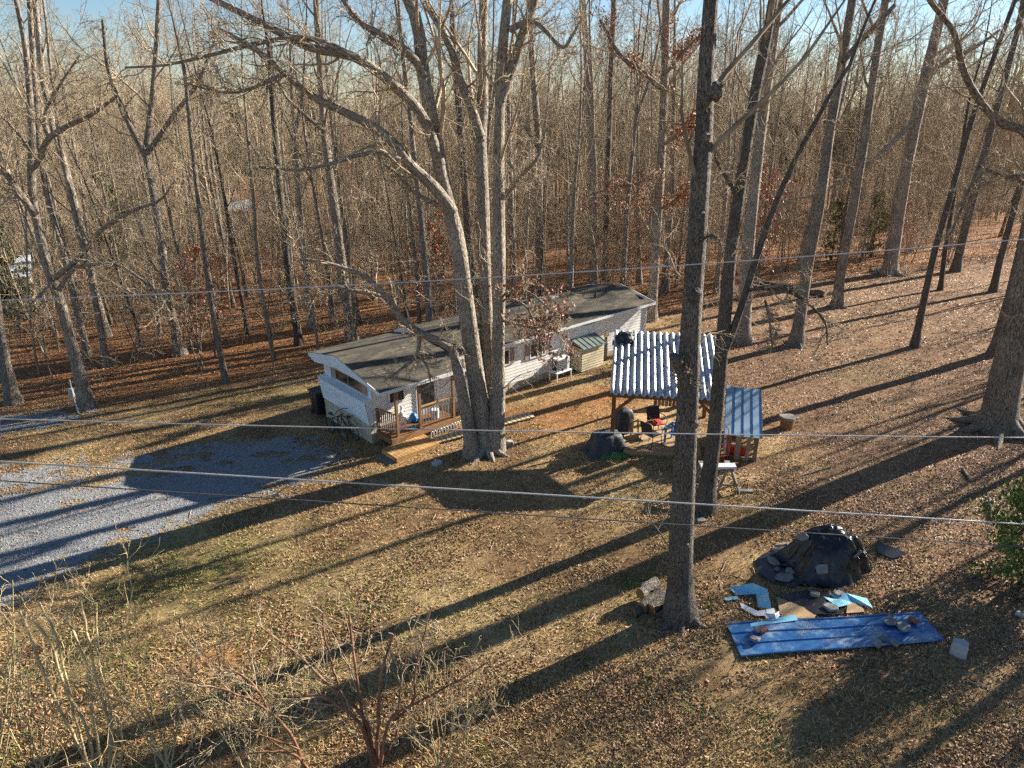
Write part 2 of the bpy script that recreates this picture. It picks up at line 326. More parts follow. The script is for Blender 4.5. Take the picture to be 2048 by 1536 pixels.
# ------------------------------------------------------------------ ground zones (world metres)
def inpoly(x, y, poly):
    x = np.asarray(x); y = np.asarray(y); c = np.zeros(x.shape, bool); n = len(poly)
    for i in range(n):
        x1, y1 = poly[i][:2]; x2, y2 = poly[(i + 1) % n][:2]
        k = ((y1 > y) != (y2 > y)) & (x < (x2 - x1) * (y - y1) / (y2 - y1 + 1e-12) + x1); c ^= k
    return c
DRIVE = [Gp(*p)[:2] for p in ((-260, 985), (0, 945), (120, 938), (260, 918), (420, 893), (560, 882), (640, 888), (690, 905), (640, 945), (560, 972), (460, 1003), (330, 1062), (200, 1112), (100, 1158), (0, 1205), (-260, 1330))]
DRIVE_BACK = [Gp(*p)[:2] for p in ((-260, 835), (0, 832), (140, 828), (165, 842), (70, 858), (0, 868), (-260, 900))]
def blob(x, y, px, py, rx, ry):
    c = Gp(px, py); return np.clip(1.25 - np.hypot((x - c[0]) / rx, (y - c[1]) / ry) - 0.9 * (fbm(x / 0.9, y / 0.9) - 0.5), 0, 1)
WOOD_EDGE = np.array([Gp(*p)[:2] for p in ((-300, 820), (0, 800), (200, 812), (420, 770), (610, 735), (1290, 640), (1500, 575), (2048, 505), (2400, 480))])
def woods(x, y):
    e = np.interp(x, WOOD_EDGE[:, 0], WOOD_EDGE[:, 1]); return np.clip((y - e) / 2.5 + 0.5 + 1.4 * (fbm(x / 2, y / 2) - 0.5), 0, 1)
def slope_zone(x, y):   # the leafy slope on the right
    return np.clip((x - 8.5 - 0.05 * (y - 20)) / 4 + 1.6 * (fbm(x / 3, y / 3) - 0.5) + 0.3, 0, 1)
def mixc(a, b, t): return a * (1 - t[..., None]) + np.array(b) * t[..., None]
def soil_colour(x, y):
    n1 = fbm(x / 1.7, y / 1.7); n2 = fbm(x / 5 + 9, y / 5)
    c = mixc(np.zeros(np.shape(x) + (3,)) + np.array((0.36, 0.255, 0.125)), (0.20, 0.125, 0.065), np.clip((n1 - 0.38) * 3.4, 0, 1))
    c = mixc(c, (0.25, 0.15, 0.075), np.clip((n2 - 0.5) * 3, 0, 0.7))
    c = mixc(c, (0.22, 0.13, 0.08), slope_zone(x, y) * 0.75)
    c = mixc(c, (0.30, 0.145, 0.065), woods(x, y) * 0.9)
    for px, py, rx, ry, s in ((420, 1130, 3.2, 1.9, 0.32), (330, 1180, 2.2, 1.2, 0.25), (130, 1330, 2.6, 1.6, 0.2), (560, 790, 3.5, 1.4, 0.3), (700, 1230, 3.5, 2.2, 0.2), (1270, 1165, 0.7, 0.4, 0.6), (1740, 750, 2.5, 1.3, 0.22), (2000, 1010, 1.5, 1.2, 0.3)):
        c = mixc(c, (0.10, 0.125, 0.03), blob(x, y, px, py, rx, ry) * s)
    for px, py, rx, ry, s in ((430, 1320, 0.9, 0.55, 0.85), (1130, 830, 2.6, 2.4, 0.55), (1230, 800, 2.4, 2.0, 0.6), (830, 920, 1.4, 0.6, 0.4)):
        c = mixc(c, (0.38, 0.175, 0.065), blob(x, y, px, py, rx, ry) * s)
    for px, py, rx, ry, s in ((1330, 845, 1.7, 1.9, 0.95), (1420, 870, 1.0, 1.0, 0.9), (1555, 880, 1.0, 0.8, 0.8), (1500, 955, 1.1, 0.35, 0.6), (1450, 1235, 0.5, 0.3, 0.4)):
        c = mixc(c, (0.50, 0.345, 0.18), blob(x, y, px, py, rx, ry) * s)
    return np.clip(c, 0.01, 1)

# ------------------------------------------------------------------ ground sheet
def build_ground():
    xs = np.unique(np.concatenate([np.linspace(-700, -40, 34), np.linspace(-40, -24, 33), np.arange(-24, 24.01, 0.25), np.linspace(24, 46, 45), np.linspace(46, 700, 34)]))
    ys = np.unique(np.concatenate([np.linspace(-60, 6, 20), np.arange(6, 30.01, 0.25), np.linspace(30, 60, 61), np.linspace(60, 180, 49), np.linspace(180, 900, 30)]))
    X, Y = np.meshgrid(xs, ys); Z = gz(X, Y)
    V = np.stack([X, Y, Z], 2).reshape(-1, 3); ny, nx = X.shape
    i = np.arange(ny - 1)[:, None] * nx + np.arange(nx - 1)[None]
    Q = np.stack([i, i + 1, i + nx + 1, i + nx], 2).reshape(-1, 4)
    o = link('ground', np_mesh('ground', V, Q, col=soil_colour(V[:, 0], V[:, 1])), M['ground'])
    tag(o, kind='structure')
build_ground()

def build_drive(poly, name):
    p = np.array(poly); s = 0.10
    xs = np.arange(p[:, 0].min() - 0.6, p[:, 0].max() + 0.6, s); ys = np.arange(p[:, 1].min() - 0.6, p[:, 1].max() + 0.6, s)
    X, Y = np.meshgrid(xs, ys); wob = 2.0
    X2 = X + wob * (fbm(X / 0.9, Y / 0.9) - 0.5) + 1.6 * (vnoise(X / 0.16, Y / 0.16) - 0.5); Y2 = Y + wob * (fbm(X / 0.9 + 50, Y / 0.9) - 0.5) + 1.4 * (vnoise(X / 0.16 + 9, Y / 0.16) - 0.5)
    keep = inpoly(X2, Y2, poly) & (fbm(X / 1.3 + 7, Y / 0.7 + 3) < 0.60 + 0.15 * (Y < np.interp(X, [-16, -4], [20.5, 23])))
    mid = np.array([Gp(*q_)[:2] for q_ in ((-200, 1010), (0, 985), (200, 962), (400, 934))]); yc = np.interp(X, mid[:, 0], mid[:, 1]); keep &= ~((np.abs(Y - yc) < 0.55 * fbm(X / 1.1, Y / 0.6 + 40) * 1.2) & (X < mid[-1, 0]) & (name == 'gravel_driveway') & (fbm(X / 0.5, Y / 0.5 + 9) > 0.54))
    ny, nx = X.shape; k = keep[:-1, :-1]
    i = (np.arange(ny - 1)[:, None] * nx + np.arange(nx - 1)[None])[k]
    Q = np.stack([i, i + 1, i + nx + 1, i + nx], 1)
    V = np.stack([X, Y, gz(X, Y) + 0.012], 2).reshape(-1, 3)
    u, inv = np.unique(Q, return_inverse=True)
    tag(link(name, np_mesh(name, V[u], inv.reshape(-1, 4)), M['gravel']), kind='structure')
build_drive(DRIVE, 'gravel_driveway'); build_drive(DRIVE_BACK, 'gravel_path')

# ------------------------------------------------------------------ leaf litter, grass, gravel stones (nobody could count these)
def frustum_points(n, y0, y1, power, r, mx=60):
    """random ground points in view, thinning with distance"""
    y = y0 * (y1 / y0) ** (r.random(n) ** power); half = (y * ct + st * CAM_H) * 1024 / FPX * 1.06 + 0.5
    x = (r.random(n) * 2 - 1) * half
    return x, y
def leaves_mesh(name, x, y, z, size, colr, r, curl=0.45, tilt=0.55):
    n = len(x); a = r.random(n) * 2 * np.pi; ca, sa = np.cos(a), np.sin(a)
    L = size * (0.7 + 0.6 * r.random(n)); Wd_ = L * (0.32 + 0.25 * r.random(n)); h = L * curl * (r.random(n) - 0.25); tl = (r.random(n) - 0.3) * tilt * L; sl = (r.random(n) - 0.5) * tilt * L
    loc = np.stack([np.stack([-L / 2, 0 * L, 0 * L - 0.1 * L], 1), np.stack([0.05 * L, -Wd_ / 2, h - sl], 1), np.stack([L / 2, 0 * L, tl], 1), np.stack([-0.05 * L, Wd_ / 2, h + sl], 1)], 1)
    V = np.empty_like(loc); V[..., 0] = loc[..., 0] * ca[:, None] - loc[..., 1] * sa[:, None] + x[:, None]; V[..., 1] = loc[..., 0] * sa[:, None] + loc[..., 1] * ca[:, None] + y[:, None]; V[..., 2] = loc[..., 2] + z[:, None]
    Q = np.arange(4 * n).reshape(n, 4)
    return np_mesh(name, V.reshape(-1, 3), Q, col=np.repeat(colr, 4, 0), smooth=False)
LEAFPAL = np.array([(0.34, 0.19, 0.09), (0.26, 0.13, 0.06), (0.42, 0.27, 0.15), (0.19, 0.09, 0.045), (0.46, 0.33, 0.22), (0.31, 0.14, 0.055), (0.13, 0.07, 0.04)])
def build_litter():
    r = np.random.default_rng(21)
    x1, y1 = frustum_points(290000, 7.5, 30, 1.0, r); x2, y2 = frustum_points(180000, 28, 80, 0.8, r)
    x = np.concatenate([x1, x2]); y = np.concatenate([y1, y2])
    w = woods(x, y); sl = slope_zone(x, y); dr = inpoly(x, y, DRIVE) | inpoly(x, y, DRIVE_BACK)
    sand = blob(x, y, 1330, 845, 1.7, 1.9) + blob(x, y, 1230, 800, 2.4, 2.0) * 0.5
    patch = 0.6 * fbm(x / 2.2 + 31, y / 2.2) + 0.4 * fbm(x / 0.7 + 3, y / 0.5)
    keep = np.clip(0.22 + 4.2 * (patch - 0.48), 0.03, 1) + 0.65 * w + 0.55 * sl * np.clip(0.4 + 2.5 * (fbm(x / 3 + 5, y / 1.5) - 0.35), 0.2, 1)
    keep = np.where(dr, 0.07 + 0.4 * np.clip((patch - 0.48) * 4, 0, 1), keep) * np.clip(1 - sand, 0.06, 1)
    k = r.random(len(x)) < keep; x, y, w, sl = x[k], y[k], w[k], sl[k]
    c = LEAFPAL[r.choice(7, len(x), p=(0.25, 0.2, 0.14, 0.14, 0.07, 0.12, 0.08))] * (0.75 + 0.5 * r.random((len(x), 1)))
    c = mixc(c, (0.56, 0.26, 0.10), w * 0.75 * r.random(len(x))); c = mixc(c, (0.50, 0.34, 0.26), sl * (1 - w) * 0.6 * r.random(len(x)))
    size = np.where(y < 30, 0.062, 0.09)
    o = link('leaf_litter', leaves_mesh('leaf_litter', x, y, gz(x, y) + 0.014, size, c, r), M['leaf'])
    tag(o, 'brown fallen leaves scattered over the lawn and the woodland floor', 'leaves', kind='stuff')
build_litter()
def build_sticks():
    r = np.random.default_rng(29); x, y = frustum_points(900, 8, 48, 0.9, r); n = len(x); a = r.random(n) * 6.28; L = 0.12 + 0.5 * r.random(n) ** 2; t = np.linspace(0, 1, 4); P = np.zeros((n, 4, 3))
    P[..., 0] = x[:, None] + np.cos(a)[:, None] * L[:, None] * t + r.normal(0, 0.012, (n, 4)); P[..., 1] = y[:, None] + np.sin(a)[:, None] * L[:, None] * t + r.normal(0, 0.012, (n, 4)); P[..., 2] = gz(P[..., 0], P[..., 1]) + 0.025
    V, Q, B_ = tubes_arrays([(P, (0.005 + 0.007 * r.random(n))[:, None] * np.array([1, 0.9, 0.8, 0.5])[None], 4)])
    tag(link('twig_litter', np_mesh('twig_litter', V, Q, B_), M['twig']), 'small dead twigs scattered over the lawn and slope', 'twigs', kind='stuff')
build_sticks()
def build_grass():
    r = np.random.default_rng(22); x, y = frustum_points(330000, 7.5, 32, 0.95, r)
    w = woods(x, y); sl = slope_zone(x, y); dr = inpoly(x, y, DRIVE) | inpoly(x, y, DRIVE_BACK)
    sand = blob(x, y, 1330, 845, 1.7, 1.9) + blob(x, y, 430, 1320, 0.9, 0.55)
    keep = np.clip(0.95 - w - 0.6 * sl, 0.05, 1) * np.where(dr, 0.05, 1) * np.clip(1 - sand, 0.05, 1) * np.clip(0.3 + 2.2 * (fbm(x / 1.1 + 3, y / 1.1) - 0.35), 0.1, 1)
    k = r.random(len(x)) < keep; x, y = x[k], y[k]; n = len(x)
    gr = np.zeros(n)
    for px, py, rx, ry, s in ((420, 1130, 3.4, 2.0, 0.7), (330, 1180, 2.2, 1.2, 0.5), (130, 1330, 2.6, 1.6, 0.45), (560, 790, 3.5, 1.4, 0.4), (700, 1230, 3.5, 2.2, 0.3), (1270, 1165, 0.7, 0.4, 0.7), (2000, 1010, 1.5, 1.2, 0.5)):
        gr = np.maximum(gr, blob(x, y, px, py, rx, ry) * s)
    gr = np.maximum(gr, np.clip((fbm(x / 0.7 + 70, y / 0.7) - 0.60) * 4, 0, 0.6))
    c = np.where((r.random(n) < gr)[:, None], np.array((0.13, 0.19, 0.035)) * (0.7 + 0.7 * r.random((n, 1))), np.array((0.46, 0.34, 0.165)) * (0.55 + 0.7 * r.random((n, 1))))
    h = 0.03 + 0.055 * r.random(n); a = r.random(n) * 6.283; b = r.random(n) * 6.283; wd = 0.012; z = gz(x, y)
    le = h * (0.5 + 1.1 * r.random(n))
    V = np.stack([np.stack([x + wd * np.cos(a), y + wd * np.sin(a), z], 1), np.stack([x - wd * np.cos(a), y - wd * np.sin(a), z], 1), np.stack([x + le * np.cos(b), y + le * np.sin(b), z + h], 1)], 1)
    o = link('dry_grass', np_mesh('dry_grass', V.reshape(-1, 3), np.arange(3 * n).reshape(n, 3), col=np.repeat(c, 3, 0), smooth=False), M['grass'])
    tag(o, 'short straw coloured grass with green patches on the lawn', 'grass', kind='stuff')
build_grass()
def build_stones():
    r = np.random.default_rng(23); x, y = frustum_points(170000, 8, 30, 0.9, r)
    k = (x < -4) & (inpoly(x + 1.1 * (fbm(x / 0.8, y / 0.8) - 0.5) + r.normal(0, 0.45, len(x)), y + r.normal(0, 0.4, len(x)), DRIVE) | inpoly(x, y + r.normal(0, 0.15, len(x)), DRIVE_BACK)); x, y = x[k], y[k]; mid = np.array([Gp(*q_)[:2] for q_ in ((-200, 1010), (0, 985), (200, 962), (400, 934))]); k = (np.abs(y - np.interp(x, mid[:, 0], mid[:, 1])) > 0.3) | (r.random(len(x)) < 0.6) | (x > mid[-1, 0]); x, y = x[k], y[k]; n = len(x)
    s = 0.016 + 0.02 * r.random(n); z = gz(x, y) + 0.012
    T = np.array([(1, 0, 0), (-0.5, 0.85, 0), (-0.5, -0.85, 0), (0.1, 0, 0.8)], float)
    a = r.random(n) * 6.28; ca, sa = np.cos(a), np.sin(a); loc = T[None] * s[:, None, None] * (0.7 + 0.6 * r.random((n, 4, 1)))
    V = np.stack([loc[..., 0] * ca[:, None] - loc[..., 1] * sa[:, None] + x[:, None], loc[..., 0] * sa[:, None] + loc[..., 1] * ca[:, None] + y[:, None], loc[..., 2] + z[:, None]], 2)
    F = (np.array([(0, 1, 3), (1, 2, 3), (2, 0, 3)])[None] + 4 * np.arange(n)[:, None, None]).reshape(-1, 3)
    c = np.array((0.30, 0.31, 0.33)) * (0.55 + 0.8 * r.random((n, 1)))
    o = link('driveway_gravel', np_mesh('driveway_gravel', V.reshape(-1, 3), F, col=np.repeat(c, 4, 0), smooth=False), M['stone_bit'])
    tag(o, 'loose blue grey gravel stones on the driveway', 'gravel', kind='stuff')
build_stones()
# ------------------------------------------------------------------ mobile home (local frame: x along the long wall, y across, z up)
HO = np.array([-5.14, 23.78]); HPHI = 0.727; HZ = -0.36
HA = np.array([math.cos(HPHI), math.sin(HPHI)]); HB = np.array([-HA[1], HA[0]])
def Hw(s, t, z=0.0): q = HO + HA * s + HB * t; return np.array([q[0], q[1], z + HZ])
def hg(s, t): q = HO + HA * s + HB * t; return float(gz(q[0], q[1])) - HZ       # ground height in the house frame
HL, HW_, HE, HR = 15.8, 3.6, 2.67, 3.10
home = thing('mobile_home', 'long white single storey mobile home with weathered shingle roof and front end tinted blue for its shade', 'mobile home', (HO[0], HO[1], HZ), HPHI)

def lap_wall(mb, P0, along, length, z0, z1, out, row=0.14, deep=0.016, off=None):
    """clapboards: each row is proud at its lower edge"""
    P0 = np.array(P0, float); al = np.array(along, float); ou = np.array(out, float); n = max(1, round((z1 - z0) / row)); hz = (z1 - z0) / n
    off = off or (lambda z: 0.0)
    for i in range(n):
        za, zb = z0 + i * hz, z0 + (i + 1) * hz
        a, b, c = (ou * (off(za) + deep) + [0, 0, za]), (ou * (off(zb) + 0.003) + [0, 0, zb]), (ou * (off(za) + 0.003) + [0, 0, za])
        mb.add([P0 + a, P0 + al * length + a, P0 + al * length + b, P0 + b, P0 + c, P0 + al * length + c], [(0, 1, 2, 3), (4, 5, 1, 0)])
# inner body behind the cladding
mb = MB(); mb.box((HL / 2 + 0.05, HW_ / 2, (0.35 + 2.6) / 2), (HL - 0.14, HW_ - 0.06, 2.25)); mb.build('wall', M['siding'], home)
mb = MB(); lap_wall(mb, (0, 0, 0), (1, 0, 0), HL, 0.62, 2.62, (0, -1, 0)); mb.build('siding', M['siding'], home)
mb = MB(); lap_wall(mb, (HL, 0, 0), (0, 1, 0), HW_, 0.62, 2.95, (1, 0, 0)); lap_wall(mb, (HL, HW_, 0), (-1, 0, 0), HL, 0.62, 2.62, (0, 1, 0)); mb.build('siding', M['siding'], home)
mb = MB(); mb.box((HL + 0.012, -0.012, 1.62), (0.09, 0.09, 2.0)); mb.build('corner_trim', M['trim'], home)
# skirting follows the sloping ground
mb = MB(); n = 26
for i in range(n):
    a, b = HL * i / n, HL * (i + 1) / n; jx = 0.012 * (i % 2)
    mb.add([(a, -0.004 - jx, hg(a, 0) - 0.1), (b, -0.004 - jx, hg(b, 0) - 0.1), (b, -0.004 - jx, 0.64), (a, -0.004 - jx, 0.64)], [(0, 1, 2, 3)])
mb.build('skirting', M['skirt'], home)
mb = MB(); n = 5
for i in range(n):
    a, b = HW_ * i / n, HW_ * (i + 1) / n; jx = 0.008 * (i % 2)
    mb.add([(-0.13 - jx, a, hg(0, a) - 0.15), (-0.13 - jx, b, hg(0, b) - 0.15), (-0.16 - jx, b, 0.80), (-0.16 - jx, a, 0.80)], [(1, 0, 3, 2)])
mb.quad((-0.13, 0, -0.2), (-0.004, 0, -0.2), (-0.004, 0, 0.8), (-0.16, 0, 0.8))
mb.build('skirting', M['skirt'], home)
# front end: slanted clapboard apron, ledge, recessed window wall
foff = lambda z: 0.17 + (z - 0.8) / 0.9 * 0.14
mb = MB(); lap_wall(mb, (0, HW_, 0), (0, -1, 0), HW_, 0.8, 1.7, (-1, 0, 0), row=0.11, deep=0.035, off=foff)
for yy in (0.0, HW_): mb.quad((0, yy, 0.8), (-0.17, yy, 0.8), (-0.31, yy, 1.7), (0, yy, 1.78))
mb.build('front_apron', M['siding_shade_blue'], home)
mb = MB(); mb.slab([(-0.34, -0.02, 1.71), (-0.34, HW_ + 0.02, 1.71), (0.0, HW_ + 0.02, 1.80), (0.0, -0.02, 1.80)], 0.03); mb.build('ledge', M['siding_shade_blue'], home)
mb = MB(); mb.box((0.0, HW_ / 2, 2.2), (0.05, HW_ - 0.01, 0.86)); mb.build('front_wall', M['siding_shade_blue'], home)
def window(parent, c, w, h, face, sashes=2, fm='trim', depth=0.05):
    """window in a wall: face 'y-' or 'x-'; frame with pane and bar"""
    fr = MB(); t = 0.05
    ax = (lambda u, v, d: (c[0] + u, c[1] - d, c[2] + v)) if face == 'y-' else (lambda u, v, d: (c[0] - d, c[1] + u, c[2] + v))
    sz = (lambda a, d, b: (a, d, b)) if face == 'y-' else (lambda a, d, b: (d, a, b))
    for s in (-1, 1):
        fr.box(ax(s * (w / 2 - t / 2), 0, depth / 2), sz(t, depth, h)); fr.box(ax(0, s * (h / 2 - t / 2), depth / 2), sz(w - 2 * t, depth, t))
    for k in range(1, sashes): fr.box(ax(-w / 2 + w * k / sashes, 0, depth / 2 - 0.003), sz(0.035, depth, h - 2 * t))
    f = fr.build('window', M[fm], parent)
    p = MB(); p.box(ax(0, 0, 0.02), sz(w - 2 * t, 0.012, h - 2 * t)); p.build('pane', M['glass'], f)
    return f
window(home, (-0.026, 1.62, 2.14), 2.0, 0.56, 'x-', 2, 'taupe')
for yy in (0.44, 2.82):
    mb = MB(); mb.box((-0.045, yy, 2.14), (0.03, 0.34, 0.60)); mb.build('shutter', M['taupe'], home)
# windows and openings of the long wall
window(home, (1.02, -0.02, 1.78), 0.72, 0.75, 'y-', 2, 'trim'); 
mb = MB(); mb.box((2.35, -0.03, 1.45), (0.92, 0.05, 1.86)); door = mb.build('door', M['trim'], home)
mb = MB(); mb.box((2.35, -0.06, 1.55), (0.76, 0.012, 1.5)); mb.build('pane', M['glass'], door)
mb = MB(); mb.box((2.68, -0.075, 1.35), (0.03, 0.04, 0.14)); mb.build('door_handle', M['black'], door)
for s, w, h, z in ((4.6, 0.7, 0.7, 1.9), (6.3, 0.8, 0.72, 1.9), (8.35, 0.95, 0.7, 1.85)): 
    window(home, (s, -0.02, z), w, h, 'y-', 2, 'trim')
    for sg in (-1, 1):
        mb = MB(); mb.box((s + sg * (w / 2 + 0.15), -0.04, z), (0.24, 0.035, h)); mb.build('shutter', M['taupe'], home)
window(home, (11.6, -0.02, 2.42), 0.95, 0.26, 'y-', 1, 'trim')
mb = MB(); mb.box((2.98, -0.06, 2.05), (0.10, 0.12, 0.05)); mb.box((2.98, -0.10, 1.93), (0.09, 0.09, 0.20)); mb.build('porch_lamp', M['black'], home)
# roof: shingle courses, the rear length stands a hand higher than the front length
def shingles(mb, x0, x1, yA, zA, yB, zB, n, th=0.05):
    for i in range(n):
        t0, t1 = i / n, (i + 1) / n; y0, z0 = yA + (yB - yA) * t0, zA + (zB - zA) * t0; y1, z1 = yA + (yB - yA) * t1, zA + (zB - zA) * t1
        mb.add([(x0, y0, z0 + 0.014), (x1, y0, z0 + 0.014), (x1, y1, z1 + 0.002), (x0, y1, z1 + 0.002), (x0, y0, z0 - 0.01), (x1, y0, z0 - 0.01)], [(0, 1, 2, 3), (4, 5, 1, 0)])
sl = (HR - HE) / (HW_ / 2 + 0.45); XS = 3.62
mb = MB()
shingles(mb, -0.4, XS, -1.25, HR - sl * 3.05, HW_ / 2, HR, 20); shingles(mb, -0.4, XS, HW_ + 0.45, HE, HW_ / 2, HR, 15)
roof_f = mb.build('roof', M['shingle'], home)
mb = MB(); up = 0.10
shingles(mb, XS, HL + 0.25, -0.45, HE + 0.02, HW_ / 2, HR + up, 16); shingles(mb, XS, HL + 0.25, HW_ + 0.45, HE + up, HW_ / 2, HR + up, 15)
roof_r = mb.build('roof', M['shingle'], home)
mb = MB(); mb.add([(XS - 0.01, HW_ + 0.45, HE), (XS - 0.01, HW_ / 2, HR), (XS - 0.01, 0.6, HR - sl * 1.2), (XS - 0.01, 0.6, HR - sl * 1.2 + 0.09), (XS - 0.01, HW_ / 2, HR + up + 0.03), (XS - 0.01, HW_ + 0.45, HE + up + 0.03)], [(0, 1, 4, 5), (1, 2, 3, 4)])
mb.build('flashing', M['trim'], roof_r)
mb = MB(); mb.bar((XS - 0.0, -0.47, HE - 0.04), (HL + 0.27, -0.47, HE - 0.04), 0.03, 0.11); mb.bar((HL + 0.27, -0.47, HE - 0.02), (HL + 0.27, HW_ / 2, HR + up - 0.05), 0.03, 0.11); mb.bar((HL + 0.27, HW_ / 2, HR + up - 0.05), (HL + 0.27, HW_ + 0.47, HE + up - 0.05), 0.03, 0.11)
mb.build('drip_edge', M['trim'], home)
mb = MB(); mb.slab([(XS, -0.455, HE - 0.06), (HL + 0.25, -0.455, HE - 0.06), (HL + 0.25, 0, HE - 0.03), (XS, 0, HE - 0.03)], 0.02); mb.build('soffit', M['trim'], home)
zp = HR - sl * 3.05
mb = MB(); mb.bar((-0.4, -1.265, zp - 0.05), (XS, -1.265, zp - 0.05), 0.03, 0.13); mb.bar((-0.415, -1.25, zp - 0.05), (-0.415, -0.45, HE - 0.05), 0.03, 0.13); mb.build('porch_fascia', M['trim'], home)
mb = MB(); mb.slab([(-0.4, -1.25, zp - 0.10), (XS, -1.25, zp - 0.10), (XS, 0, zp + 0.06), (-0.4, 0, zp + 0.06)], 0.02); mb.build('porch_ceiling', M['trim'], home)
mb = MB(); gp = [(-0.42, 4.06, 2.66), (-0.42, 1.8, 3.09), (-0.42, -0.45, 2.66), (-0.42, -0.45, 2.54), (-0.42, 1.8, 2.62), (-0.42, 3.55, 2.40), (-0.42, 4.06, 2.54)]
g2 = [(x + 0.04, y, z) for x, y, z in gp]; k = len(gp); mb.add(gp + g2, [tuple(range(k - 1, -1, -1)), tuple(range(k, 2 * k))] + [(i, (i + 1) % k, (i + 1) % k + k, i + k) for i in range(k)]); mb.build('gable_panel', M['siding_shade_blue'], home)
mb = MB(); mb.slab([(-0.38, 0, 2.58), (0.03, 0, 2.60), (0.03, HW_ + 0.4, 2.60), (-0.38, HW_ + 0.4, 2.54)], 0.02); mb.build('front_soffit', M['siding_shade_blue'], home)
for s, t in ((10.3, 2.6), (6.2, 1.1), (13.4, 1.2)):
    zr = HR + up - sl * abs(t - 1.8); mb = MB(); mb.tube([(s, t, zr - 0.05), (s, t, zr + 0.28)], 0.045, 10); mb.build('vent_pipe', M['black'], roof_r, smooth=False)
mb = MB(); mb.box((11.4, 2.1, HR + up + 0.02), (0.45, 0.3, 0.16)); mb.build('roof_vent', M['grey_metal'], roof_r, bevel=0.03)
mb = MB(); mb.tube([(HL + 0.1, -0.05, 2.6), (HL + 0.12, -0.06, 0.55)], 0.035, 8); mb.build('downpipe', M['trim'], home)

# ------------------------------------------------------------------ porch, steps, boardwalk
por = thing('porch', 'brown timber porch with posts and balusters under the roof beside the front end', 'porch', (HO[0], HO[1], HZ), HPHI)
n = 10
for i in range(n):
    y0 = -0.06 - 1.0 * (i + 0.5) / n; mb = MB(); mb.box((1.52, y0, 0.535), (2.94, 0.094, 0.03)); mb.build('plank', M['wood_red'], por)
for a, b in (((0.05, -1.09, 0.42), (3.0, -1.09, 0.42)), ((0.05, -1.07, 0.42), (0.05, -0.05, 0.42))):
    mb = MB(); mb.bar(a, b, 0.04, 0.2); mb.build('rim_board', M['wood_post'], por)
for s in (0.36, 1.36, 2.92):
    mb = MB(); mb.box((s, -1.03, 1.25), (0.10, 0.10, 2.44)); mb.build('post', M['wood_post'], por, bevel=0.006)
mb = MB(); mb.box((0.10, -0.12, 0.98), (0.09, 0.09, 0.9)); mb.build('post', M['wood_post'], por, bevel=0.006)
def railing(a, b, nb):
    a = np.array(a, float); b = np.array(b, float)
    for dz, w, h in ((0.86, 0.09, 0.045), (0.10, 0.045, 0.06)):
        mb = MB(); mb.bar(a + [0, 0, dz], b + [0, 0, dz], w, h); mb.build('rail', M['wood_new'] if dz > 0.5 else M['wood_post'], por)
    for k in range(nb):
        p = a + (b - a) * (k + 0.5) / nb; mb = MB(); mb.box(p + [0, 0, 0.48], (0.035, 0.035, 0.72)); mb.build('baluster', M['wood_post'] if a[0] < 0.5 else M['wood_grey'], por)
railing((1.42, -1.03, 0.55), (2.86, -1.03, 0.55), 11); railing((0.10, -0.18, 0.55), (0.31, -0.97, 0.55), 8)
stp = thing('step_platform', 'low honey coloured plank platform with a grey step below the porch opening', 'step', (HO[0], HO[1], HZ), HPHI)
n = 15
for i in range(n):
    s = -0.42 + 1.86 * (i + 0.5) / n; mb = MB(); mb.box((s, -1.62, 0.30 + 0.002 * (i % 3)), (1.86 / n - 0.012, 1.0, 0.032)); mb.build('plank', M['wood_new'], stp)
for a, b in (((-0.42, -2.10, 0.20), (1.44, -2.10, 0.20)), ((-0.40, -1.15, 0.20), (-0.40, -2.0, 0.20)), ((1.42, -1.15, 0.20), (1.42, -2.0, 0.20))):
    mb = MB(); mb.bar(a, b, 0.04, 0.18); mb.build('rim_board', M['wood_new'], stp)
for k in range(2):
    mb = MB(); mb.box((-0.52 - 0.13 * k, -1.56, 0.13), (0.12, 1.0, 0.035)); mb.build('tread', M['wood_grey'], stp)
mb = MB(); mb.box((-0.58, -1.56, 0.055), (0.22, 0.9, 0.11)); mb.build('riser', M['wood_grey'], stp)
bw = thing('boardwalk', 'narrow slatted boardwalk leading from the porch steps behind the big tree', 'boardwalk', (HO[0], HO[1], HZ), HPHI)
pa, pb = np.array((1.5, -1.72)), np.array((5.5, -2.75)); d = (pb - pa) / np.linalg.norm(pb - pa); ang = math.atan2(d[1], d[0]); n = 21
for i in range(n):
    q = pa + (pb - pa) * (i + 0.5) / n; mb = MB(); mb.box((0, 0, 0), (0.165, 0.52, 0.03), Rz(ang)); o = mb.build('slat', M['wood_pale'], bw); o.location = (q[0], q[1], hg(*q) + 0.10)
for sg in (-0.2, 0.2):
    pts = [(pa + (pb - pa) * t + np.array((-d[1], d[0])) * sg) for t in np.linspace(0, 1, 6)]
    mb = MB()
    for u, v in zip(pts[:-1], pts[1:]): mb.bar((u[0], u[1], hg(*u) + 0.04), (v[0], v[1], hg(*v) + 0.04), 0.04, 0.085)
    mb.build('runner', M['wood_grey'], bw)
ed = thing('garden_edging', 'row of white scalloped garden edging loops below the porch rail', 'edging', (HO[0], HO[1], HZ), HPHI)
for i in range(12):
    s = 1.75 + i * 0.135; mb = MB(); a = np.linspace(0, math.pi, 7); mb.tube(np.stack([s + 0.06 * np.cos(a), -1.22 + 0 * a, hg(s, -1.2) + 0.10 + 0.12 * np.sin(a)], 1), 0.016, 6); mb.tube([(s - 0.06, -1.22, hg(s, -1.2) - 0.02), (s - 0.06, -1.22, hg(s, -1.2) + 0.11)], 0.014, 6); mb.build('loop', M['trim'], ed)

